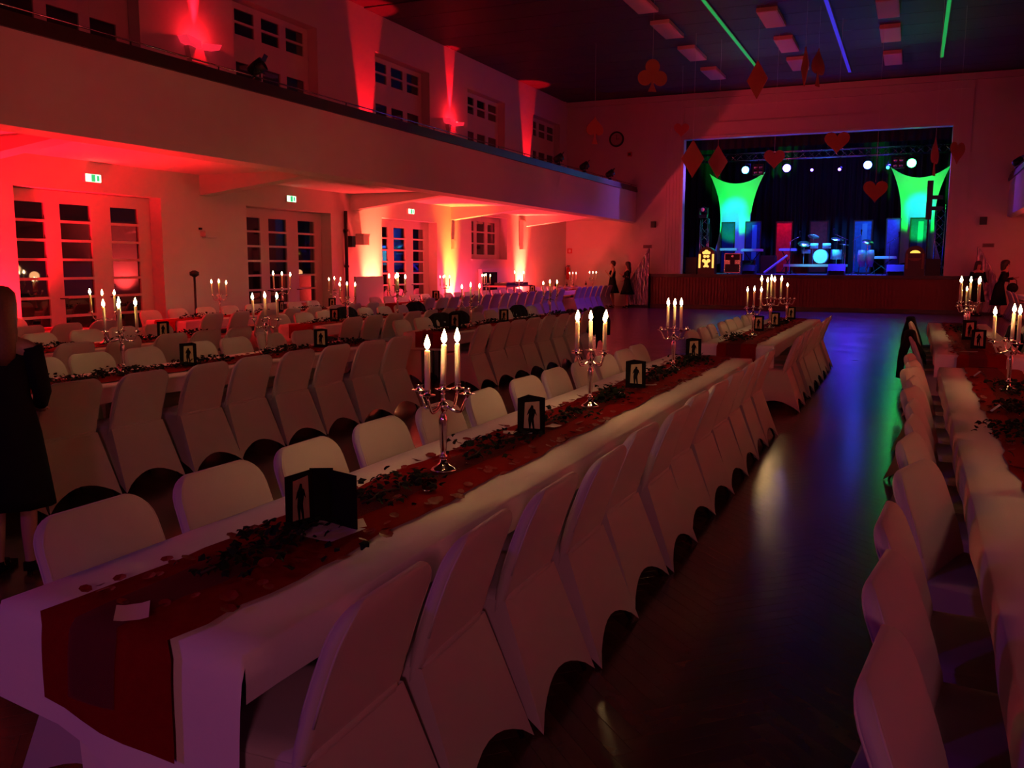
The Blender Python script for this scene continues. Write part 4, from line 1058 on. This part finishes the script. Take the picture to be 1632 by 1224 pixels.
# flight case
p = on_y(1169, 420, 36.3); t = thing('flight_case', 'black flight case with silver edges and pale cross plates', 'case', (p.x, 36.3, 1.302))
MB().box(-.30, -.25, .05, .30, .25, .80).build('body', black, t)
for x in (-.30, .30): MB().cbox((x, -.25, .425), (.03, .03, .76)).build('edge', chrome, t)
for z in (.06, .80): MB().cbox((0, -.25, z), (.62, .03, .03)).build('edge', chrome, t)
for x in (-.19, .19): MB().cbox((x, -.258, .47), (.20, .01, .16)).build('plate', chrome, t)
MB().lathe([(.001, -.262), (.05, -.26)], 12, (0, 0, .70), 'y', False).build('badge', chrome, t)
for x in (-.22, .22): MB().lathe([(.03, -.02), (.03, .02)], 8, (x, 0, .03), 'y').build('caster', metal_dark, t)
# jukeboxes
def jukebox(px_, Y, lit, label):
    p = on_y(px_[0], px_[1], Y); t = thing('jukebox', label, 'jukebox', (p.x, Y, 1.302))
    W_, Hh = .33, 1.06
    prof = [(-W_, 0), (W_, 0), (W_, .72)]+[(W_*math.cos(a), .72+.34*math.sin(a)) for a in [PI*k/12 for k in range(1, 12)]]+[(-W_, .72)]
    MB().prism(prof, -.22, .22).build('cabinet', mat('jukebox_body', (.05, .02, .01), .35), t)
    gl = glow('jukebox_glow', (1, .50, .10), 1.6) if lit else mat('jukebox_dim', (.20, .09, .03), .4)
    for s in (-1, 1): MB().box(s*.26-.035, -.25, .24, s*.26+.035, -.221, .78).build('side_tube', gl, t)
    if lit:
        for cx, cz, r in ((0, .86, .09), (-.10, .83, .06), (.10, .83, .06), (-.06, .69, .06), (.06, .69, .06), (-.09, .52, .07), (.09, .52, .07), (0, .46, .08), (0, .34, .07), (-.07, .30, .04), (.07, .30, .04)):
            MB().lathe([(r, -.245), (r, -.2215)], 10, (cx, 0, cz), 'y').build('grille_petal', gl, t)
    else:
        arc = [(.17*math.cos(a), .80+.10*math.sin(a)) for a in [PI*k/10 for k in range(11)]]
        MB().prism(arc, -.24, -.221).build('lit_arch', glow('arch_glow', (1, .55, .08), 1.5), t)
        MB().prism([(x*1.25, .62-(z-.80)) for x, z in arc], -.235, -.221).build('grille', gl, t)
jukebox((1127, 430), 35.7, True, 'glowing orange arched jukebox at the stage edge'); jukebox((1457, 430), 35.5, False, 'dark arched jukebox with one yellow lit arch')
# drum riser and kit
c0 = on_y(1300, 424, 38.0); rx, ry = c0.x, 38.0
pale_r = mat('riser_white', (.65, .68, .70), .5)
t = thing('drum_riser', 'pale drum riser on short legs with a ramp', 'riser', (rx, ry, 1.302))
MB().box(-1.15, -.8, .30, 1.15, .8, .40).build('deck', pale_r, t)
for sx in (-1, 1):
    for sy in (-1, 1): MB().box(sx*1.05-.04, sy*.7-.04, 0, sx*1.05+.04, sy*.7+.04, .30).build('leg', metal_dark, t)
MB().tube([(-1.9, -.75, .05), (-1.05, -.5, .75)], .05, 6).build('ramp_bar', pale_r, t)
dz = 1.302+.402
shell = mat('drum_shell', (.35, .30, .45), .3); head_m = mat('drum_head', (.75, .75, .72), .5); brass = mat('cymbal_brass', (.75, .66, .40), .25, metal=1)
t = thing('drum_kit', 'drum kit with cymbals on the pale riser', 'drum kit', (rx+.15, ry, dz))
def drum(x, y, z, r, h, axis, nm):
    pr = [(r, -h/2), (r, h/2)]
    MB().lathe(pr, 18, (x, y, z), axis).build(nm, shell, t, True)
    o = t.children[-1]
    MB().lathe([(.001, -h/2-.006), (r*.97, -h/2-.004)] if axis == 'y' else [(r*.97, h/2+.004), (.001, h/2+.006)], 18, (x, y, z), axis, False).build(nm+'_head', head_m, t)
drum(.05, -.25, .30, .28, .42, 'y', 'bass_drum'); drum(-.22, -.2, .72, .15, .2, 'z', 'tom'); drum(.25, -.2, .72, .16, .2, 'z', 'tom')
drum(.60, .05, .38, .21, .38, 'z', 'floor_tom'); drum(-.55, .05, .50, .17, .15, 'z', 'snare')
for x, y, z, r, tl in ((-.62, -.1, .80, .25, .5), (-.30, .15, 1.10, .22, -.4), (.62, -.05, .98, .24, .3), (.85, .2, .78, .20, .1)):
    o = obj('cymbal', MB().lathe([(.001, .03), (.04, .025), (r, 0), (r, -.004), (.04, .02)], 20).mesh('cymbal', brass, True), t, (x, y, z), (tl, .15, 0))
    MB().tube([(x, y, 0), (x, y, z)], .012, 6).build('cymbal_stand', chrome, t, True)
def stand(px_, Y, h, label, boom=.5, s=1):
    p = on_y(px_[0], px_[1], Y); t = thing('microphone_stand', label, 'microphone stand', (p.x, Y, 1.302))
    for k in range(3):
        a = k*2*PI/3+.3; MB().tube([(0, 0, .14), (.30*math.cos(a), .30*math.sin(a), .01)], .010, 6).build('leg', metal_dark, t)
    MB().tube([(0, 0, .05), (0, 0, h)], .012, 6).build('pole', chrome, t, True)
    MB().tube([(-.1*s, 0, h-.03), (boom*s, 0, h+.22)], .009, 6).build('boom', chrome, t, True)
    MB().lathe([(.018, 0), (.022, .12), (.032, .14), (.030, .20), (.01, .215)], 10, (boom*s, 0, h+.20)).build('microphone', black, t, True)
stand((1346, 425), 37.0, 1.35, 'microphone stand to the right of the drum kit', .45, -1); stand((1361, 425), 36.8, 1.30, 'microphone stand before the blue picture panel', .2)
stand((1258, 425), 36.6, 1.25, 'microphone stand beside the red picture panel', .35); stand((1416, 428), 36.6, 1.2, 'microphone stand before the violet picture panel', .3)
def keyboard(px_, Y, z, wd, label, rz=0):
    p = on_y(px_[0], px_[1], Y); t = thing('keyboard', label, 'keyboard', (p.x, Y, 1.302), rz)
    MB().box(-wd/2, -.15, z, wd/2, .15, z+.09).build('case', mat('keyboard_case', (.55, .56, .60), .4), t)
    MB().box(-wd/2+.04, -.14, z+.0905, wd/2-.04, -.02, z+.10).build('keys', head_m, t)
    for s in (-1, 1): MB().tube([(s*wd*.35, -.1, .02), (-s*wd*.35, .1, z-.005)], .02, 6).build('stand_leg', metal_dark, t)
    for yy in (-.1, .1): MB().tube([(-wd*.4, yy, z-.004), (wd*.4, yy, z-.004)], .016, 6).build('stand_bar', metal_dark, t)
keyboard((1161, 418), 38.2, .95, .7, 'upper keyboard on an x-stand before the first blue panel'); keyboard((1198, 418), 38.3, .92, .9, 'silver keyboard on an x-stand before the striped panel', .15)
keyboard((1405, 418), 38.6, .62, 1.1, 'low keyboard bench below the violet panel'); keyboard((1255, 418), 39.2, .95, .7, 'keyboard before the red picture panel')
def conga(px_, Y, label):
    p = on_y(px_[0], px_[1], Y); t = thing('percussion_set', label, 'drums', (p.x, Y, 1.302))
    for dx in (-.14, .16):
        MB().lathe([(.10, .30), (.15, .55), (.16, .75), (.13, .95)], 14, (dx, 0, 0)).build('conga_shell', shell, t, True); MB().lathe([(.135, .95), (.001, .958)], 14, (dx, 0, 0), cap=False).build('conga_head', head_m, t)
        for k in range(3): MB().tube([(dx+.10*math.cos(k*2.1), .10*math.sin(k*2.1), .45), (dx+.22*math.cos(k*2.1), .22*math.sin(k*2.1), 0)], .012, 5).build('leg', chrome, t)
    o = obj('cymbal', MB().lathe([(.001, .02), (.22, 0), (.22, -.004)], 18).mesh('cymbal', brass, True), t, (.05, .1, 1.25), (.5, .3, 0)); MB().tube([(.05, .1, .0), (.05, .1, 1.24)], .012, 6).build('cymbal_stand', chrome, t)
conga((1379, 420), 37.6, 'pair of congas with a tilted cymbal before the blue panel')
# dark screen panel beside the right tower
p = on_y(1491, 332, 37.0); t = thing('line_array', 'tall thin black loudspeaker column on a pole before the right sail', 'loudspeaker', (p.x-.22, 37.0, 1.302))
MB().box(-.10, -.15, 2.05, .10, .15, 3.45).build('column', black, t); MB().tube([(0, 0, .03), (0, 0, 2.05)], .03, 8).build('pole', black, t); MB().lathe([(.28, 0), (.28, .03), (.05, .05)], 16).build('base', black, t, True)
for z in (2.45, 2.85): MB().cbox((.28, 0, z), (.36, .12, .14)).build('bracket_arm', black, t)

# ------------------------------------------------------------------ stairs with tinsel railings
def stairs(x0, x1, label, flip):
    t = thing('stage_stairs', label, 'stairs', ((x0+x1)/2, YS, 0)); n = 6
    for i in range(n):
        a = x0+(x1-x0)*i/n; b = x0+(x1-x0)*(i+1)/n; h = 1.30*(i+1)/n
        MB().box(min(a, b)-(x0+x1)/2, .35-.5, 0, max(a, b)-(x0+x1)/2, .35+.02, h).build('step', darkwood, t)
    A = (x0-(x0+x1)/2, -.19, .95); B = (x1-(x0+x1)/2, -.19, 1.30+1.0)
    MB().tube([A, B], .03, 8).build('handrail', chrome, t, True)
    for q in (0, 1): MB().tube([(A[0]+(B[0]-A[0])*q, -.19, 0 if q == 0 else 0), (A[0]+(B[0]-A[0])*q, -.19, A[2]+(B[2]-A[2])*q)], .025, 8).build('post', metal_dark, t, True)
    return A, B, t
rnd = random.Random(11)
def tinsel(x0, x1, label, A, B, cx):
    mb = MB(); n = 240
    for k in range(n):
        q = k/(n-1); x = A[0]+(B[0]-A[0])*q; zt = A[2]+(B[2]-A[2])*q; z = zt; y = -.235+rnd.uniform(-.03, .02)
        wv = .014; last = None; tw = rnd.uniform(0, 6)
        while z > .08:
            tw += rnd.uniform(-.9, .9); dx, dy = wv*math.cos(tw), wv*math.sin(tw)
            cur = ((cx+x-dx+rnd.uniform(-.008, .008), YS+y-dy, z), (cx+x+dx, YS+y+dy, z))
            if last: mb.add([last[0], last[1], cur[1], cur[0]], [(0, 1, 2, 3)])
            last = cur; z -= rnd.uniform(.05, .10)
    o = mb.build('tinsel_curtain', tinsel_m); return tag(o, label, 'tinsel', kind='stuff')
xa, xb = -10.25, -9.47
A, B, t = stairs(xa, xb, 'dark wooden stairs up to the stage beside the clock wall', False); tinsel(xa, xb, 'silver tinsel fringe hanging from the stair rail near the clock', A, B, (xa+xb)/2)
xa, xb = 2.75, 1.97
A, B, t = stairs(xa, xb, 'dark wooden stairs up to the stage near the opposite wall', True); tinsel(xa, xb, 'silver tinsel fringe on the far stair rail near the opposite wall', A, B, (xa+xb)/2)
# ------------------------------------------------------------------ people
def skinned(name, joints, edges, radii, m_, parent, sub=1):
    me = bpy.data.meshes.new(name); me.from_pydata(joints, edges, []); o = bpy.data.objects.new(name, me); COL.objects.link(o)
    md = o.modifiers.new('skin', 'SKIN'); md.use_smooth_shade = True
    for i, v in enumerate(me.skin_vertices[0].data):
        r = radii[i]; v.radius = (r, r) if not isinstance(r, tuple) else r; v.use_root = (i == 0)
    s = o.modifiers.new('sub', 'SUBSURF'); s.levels = sub; s.render_levels = sub
    dg = bpy.context.evaluated_depsgraph_get(); ev = o.evaluated_get(dg); new = bpy.data.meshes.new_from_object(ev)
    new.materials.clear(); new.materials.append(m_); new.polygons.foreach_set('use_smooth', [True]*len(new.polygons))
    bpy.data.objects.remove(o); return obj(name, new, parent)
def loft_z(rows, n=20):                 # rows: (z, cx, cy, rx, ry)
    return loft([[(cx+rx*math.cos(2*PI*k/n), cy+ry*math.sin(2*PI*k/n), z) for k in range(n)] for z, cx, cy, rx, ry in rows])
def person(loc, rz, H, label, armL, armR, hair, hairm, dress_hem, dress_w=.26, jacket=False, lean=0, foot_dx=.09, step=0):
    """faces local -y; armL/armR: elbow and hand positions (local, unit height 1.7)"""
    k = H/1.7; t = thing('person', label, 'person', loc, rz); t.scale = (k, k, k)
    J = [(0, 0, .95), (0, .01, 1.10), (0, .0+lean*.5, 1.25), (0, .02+lean, 1.38), (0, .01+lean, 1.46), (0, -.01+lean, 1.53), (0, -.012+lean, 1.62), (0, .0+lean, 1.68)]
    R_ = [(.15, .11), (.125, .095), (.135, .10), (.13, .09), .052, (.068, .078), (.076, .092), (.045, .055)]
    E = [(0, 1), (1, 2), (2, 3), (3, 4), (4, 5), (5, 6), (6, 7)]
    def chain(start, pts, rs):
        prev = start
        for p, r in zip(pts, rs):
            J.append(p); R_.append(r); E.append((prev, len(J)-1)); prev = len(J)-1
        return prev
    for s, arm in ((1, armL), (-1, armR)):
        sh = (s*.175, .015+lean, 1.375); el, hd = arm
        mid = tuple((a+b)/2 for a, b in zip(sh, el)); w_ = tuple(b+(a-b)*.18 for a, b in zip(el, hd))
        wr = chain(3, [sh, mid, el, w_], [.054, .046, .040, .028])
        d = (Vector(hd)-Vector(el)).normalized(); side = d.cross(Vector((0, 0, 1))); side = side.normalized() if side.length > .1 else Vector((1, 0, 0))
        hv = Vector(hd); palm = chain(wr, [tuple(hv)], [(.034, .022)])
        for q in range(4):
            b0 = hv+side*(.026-.0175*q)+d*.035; ln = (.032, .038, .035, .026)[q]
            nrm = side.cross(d)
            chain(palm, [tuple(b0), tuple(b0+d*ln+nrm*.012), tuple(b0+d*ln*1.5+nrm*.034)], [.0092, .0085, .0075])
        chain(palm, [tuple(hv+side*.035-d*.005), tuple(hv+side*.052+d*.02)], [.010, .009])
    for s in (1, -1):
        st_ = step*s
        chain(0, [(s*.085, 0, .86), (s*.09, st_*.5-.01, .50), (s*foot_dx, st_+.02, .28), (s*foot_dx, st_+.03, .09), (s*foot_dx, st_+.03, .045), (s*foot_dx, st_-.10, .03)], [.085, .056, .052, .034, .034, (.036, .026)])
    skinned('body', J, E, R_, skin_m, t)
    # face details
    hx, hy, hz = 0, lean-.012, 1.60
    MB().add([(-.012, hy-.085, hz-.02), (.012, hy-.085, hz-.02), (0, hy-.112, hz-.018), (0, hy-.088, hz+.025)], [(0, 1, 2), (0, 2, 3), (1, 3, 2), (0, 3, 1)]).build('nose', skin_m, t, True)
    for s in (-1, 1): MB().lathe([(.001, -.006), (.010, -.003), (.010, .003), (.001, .006)], 8, (s*.030, hy-.088, hz+.018), 'y').build('eye', ink, t, True)
    MB().cbox((0, hy-.088, hz-.048), (.042, .010, .010)).build('mouth', mat('lips', (.35, .06, .06), .5), t)
    # dress
    rows = [(1.375, 0, .01+lean, .165, .085), (1.33, 0, .0+lean*.9, .172, .115), (1.25, 0, -.008+lean*.7, .160, .122), (1.10, 0, 0+lean*.3, .138, .108), (.98, 0, .005, .165, .130), (.86, 0, .005, .19, .15)]
    z = .86-.12
    while z > dress_hem:
        q = (.86-z)/(.86-dress_hem); rows.append((z, 0, .005, .19+(dress_w-.19)*q, .15+(dress_w*.8-.15)*q)); z -= .12
    rows.append((dress_hem, 0, .005, dress_w, dress_w*.8))
    vs, fs = loft_z(rows)
    vs = [(x*(1+.03*math.sin(9*math.atan2(y, x))*max(0, (.9-z)/.5)), y*(1+.03*math.sin(9*math.atan2(y, x))*max(0, (.9-z)/.5)), z) for x, y, z in vs]
    MB().add(vs, fs).build('dress', blackcloth, t, True)
    if jacket:
        for s, arm in ((1, armL), (-1, armR)):
            sh = (s*.165, .015+lean, 1.385); el, hd = arm
            MB().tube([sh, tuple((a+b)/2 for a, b in zip(sh, el)), el, tuple(b+(a-b)*.35 for a, b in zip(el, hd))], [.066, .060, .052, .044], 10).build('sleeve', blackcloth, t, True)
    # hair
    if hair == 'long': hr = [(1.745, 0, .012, .02, .02), (1.735, 0, .012, .062, .068), (1.70, 0, .012, .093, .10), (1.64, 0, .022, .105, .105), (1.57, 0, .038, .108, .092), (1.48, 0, .060, .115, .075), (1.40, 0, .078, .118, .062), (1.33, 0, .088, .105, .050), (1.28, 0, .09, .075, .03)]
    elif hair == 'bun': hr = [(1.74, 0, .01, .02, .02), (1.73, 0, .01, .06, .066), (1.69, 0, .012, .09, .098), (1.63, 0, .025, .098, .095), (1.57, 0, .045, .085, .06), (1.53, 0, .06, .05, .03)]
    else: hr = [(1.76, 0, .01, .03, .03), (1.74, 0, .015, .09, .09), (1.69, 0, .022, .125, .125), (1.62, 0, .035, .14, .12), (1.55, 0, .05, .135, .10), (1.47, 0, .062, .12, .08), (1.42, 0, .07, .09, .05)]
    vs, fs = loft_z([(z-.0, cx, cy+lean, rx, ry) for z, cx, cy, rx, ry in hr], 18)
    vs = [(x*(1+.05*math.sin(13*math.atan2(y, x)+z*20)), y*(1+.05*math.sin(13*math.atan2(y, x)+z*20)), z) for x, y, z in vs]
    MB().add(vs, fs).build('hair', hairm, t, True)
    for s in (1, -1):
        st_ = step*s
        MB().box(s*foot_dx-.038, st_-.15, .0, s*foot_dx+.038, st_-.03, .035).box(s*foot_dx-.03, st_-.05, .02, s*foot_dx+.03, st_+.07, .075).box(s*foot_dx-.012, st_+.045, 0, s*foot_dx+.012, st_+.065, .06).build('shoe', ink, t)
    return t
# two women talking at the foot of the stage stairs
p = on_z(982, 489, 0); p1 = Vector((-10.9, 34.3, 0)); p2 = Vector((-10.2, 34.0, 0))
person(p1, -1.15, 1.78, 'woman in a sleeveless black flared dress at the stage stairs', ((.22, -.08, 1.12), (.13, -.25, 1.30)), ((-.25, .10, 1.12), (-.27, .02, .90)), 'bun', hair_m, .52, .33)
person(p2, -1.35, 1.74, 'woman in black dress and jacket with long dark hair at the tinsel rail', ((.26, .03, 1.10), (.02, -.24, 1.24)), ((-.27, .05, 1.12), (-.22, -.20, 1.00)), 'long', hair_m, .50, .34, True)
# two by the far stairs
person((1.98, 33.8, 0), .4, 1.78, 'person in a dark knee-length dress with long hair by the far stairs', ((.24, -.02, 1.10), (.20, -.22, 1.02)), ((-.24, .0, 1.10), (-.12, -.24, 1.18)), 'long', hair_m, .45, .27, True)
person((2.62, 33.55, 0), 1.25, 1.80, 'person in black with voluminous dark hair leaning to the far table', ((.22, -.16, 1.16), (.14, -.42, 1.20)), ((-.24, -.16, 1.14), (-.14, -.40, 1.10)), 'big', hair_m, .36, .30, True, lean=-.14)
t = thing('black_handbag', 'round black bag held by the person at the far table', 'bag', (2.98, 33.35, .78))
MB().lathe([(.001, -.09), (.12, -.08), (.17, 0), (.12, .08), (.001, .09)], 16, (0, 0, .17), 'y').build('pouch', blackcloth, t, True); MB().tube([(-.12, 0, .26), (-.1, 0, .42), (0, 0, .48), (.1, 0, .42), (.12, 0, .26)], .012, 6).build('handle', blackcloth, t, True)
# woman seen from behind beside the third table
person((-4.40, 3.22, 0), PI+YAW+.15, 1.52, 'woman with long reddish brown hair and black dress beside the third table', ((.20, -.03, 1.10), (.12, -.20, .98)), ((-.20, -.03, 1.10), (-.12, -.20, .98)), 'long', hair_b, .42, .25, True)

# ------------------------------------------------------------------ jackets over chair backs and bags
def jacket(loc, rz, label, sp=.30, drop=.5):
    rings = []
    for q in range(11):
        a = PI*q/10; y = .228-.055*math.cos(a); z = HT+.012+.035*math.sin(a)
        rings.append((y, z))
    prof = [(.045, HT-drop*.8), (.09, HT-drop*.5), (.145, HT-.10)]+rings+[(.275, HT-.10), (.28, HT-drop*.6), (.29, HT-drop*1.0)]
    vs = []; N = 14
    for i in range(N+1):
        u = i/N*2-1
        for j, (y, z) in enumerate(prof):
            side = abs(u)**4*.10
            fold = .010*math.sin(u*9+j*.4)
            vs.append((u*sp, y+fold, z-side+(.03*math.sin(u*5) if j in (0, len(prof)-1) else 0)))
    n = len(prof); mb = MB().add(vs, [(i*n+j, i*n+j+1, (i+1)*n+j+1, (i+1)*n+j) for i in range(N) for j in range(n-1)])
    t = thing('black_jacket', label, 'jacket', loc, rz)
    mb.build('jacket_body', blackcloth, t, True)
    for s in (-1, 1): MB().tube([(s*(sp-.03), .25, HT-.06), (s*(sp+.04), .30, HT-.25), (s*(sp+.0), .32, HT-.50)], [.05, .045, .035], 8).build('sleeve', blackcloth, t, True)
jacket((-.195+.43, 14.71, 0), PI/2, 'black jacket over the stage-end chair of the fifth table, window side')
jacket((.235, 11.66, 0), PI/2, 'black jacket over the second rear chair of the fifth table, window side', .27, .35)
jacket((1.005, 13.16, 0), -PI/2, 'black jacket over a chair on the opposite side of the fifth table')
jacket((-5.455, 15.65, 0), -PI/2, 'black jacket over the stage-end chair of the third table', .32, .6)
jacket((-6.545, 12.42, 0), PI/2, 'wide black coat over a chair, third table, window side', .34, .4)
jacket((-6.545, 13.03, 0), PI/2, 'second black coat over a chair, third table, window side', .34, .4)
jacket((-8.985, 13.36, 0), PI/2, 'black coat over a chair of the second table, window side, stage block', .32, .4)
jacket((-8.985, 15.84, 0), PI/2, 'black coat over the stage-end chair of the second table, window side', .32, .4)
jacket((-6.545, 15.47, 0), PI/2, 'dark coat over a stage-end chair of the third table, window side', .33, .45)
# disc table with red lit gear below the small window
t = thing('disc_table', 'table with a shiny red-lit record player below the small window', 'table', (-12.35, 27.6, 0))
MB().box(-.35, -1.1, .92, .35, 1.1, .97).build('tabletop', wood_top, t)
for sx in (-1, 1):
    for sy in (-1, 1): MB().box(sx*.3-.02, sy*1.0-.02, 0, sx*.3+.02, sy*1.0+.02, .92).build('leg', metal_dark, t)
t = thing('record_player', 'shiny dark record player with round platters below the small window', 'record player', (-12.3, 27.6, .971))
MB().box(-.22, -.9, 0, .22, .9, .09).build('deck', black, t)
for yy in (-.6, 0, .6): MB().lathe([(.17, .09), (.17, .11), (.001, .115)], 20, (0, yy, 0), cap=False).build('platter', chrome, t, True)
# serving bowls on the stair-side table
for i, y in enumerate((29.5, 30.3, 31.2)):
    t = thing('serving_bowl', 'pale bowl on the stair-side table, %s from stage' % ORD[3-i], 'bowl', (-11.33, y, TH+.012), 0)
    MB().lathe([(.06, 0), (.07, .012), (.15, .09), (.155, .11), (.145, .11), (.06, .02)], 18, cap=False).build('bowl', whitecard, t, True); MB().lathe([(.14, .09), (.08, .14), (.001, .16)], 16, cap=False).build('filling', mat('salad', (.3, .25, .2), .8, noise=(20, .4)), t, True)
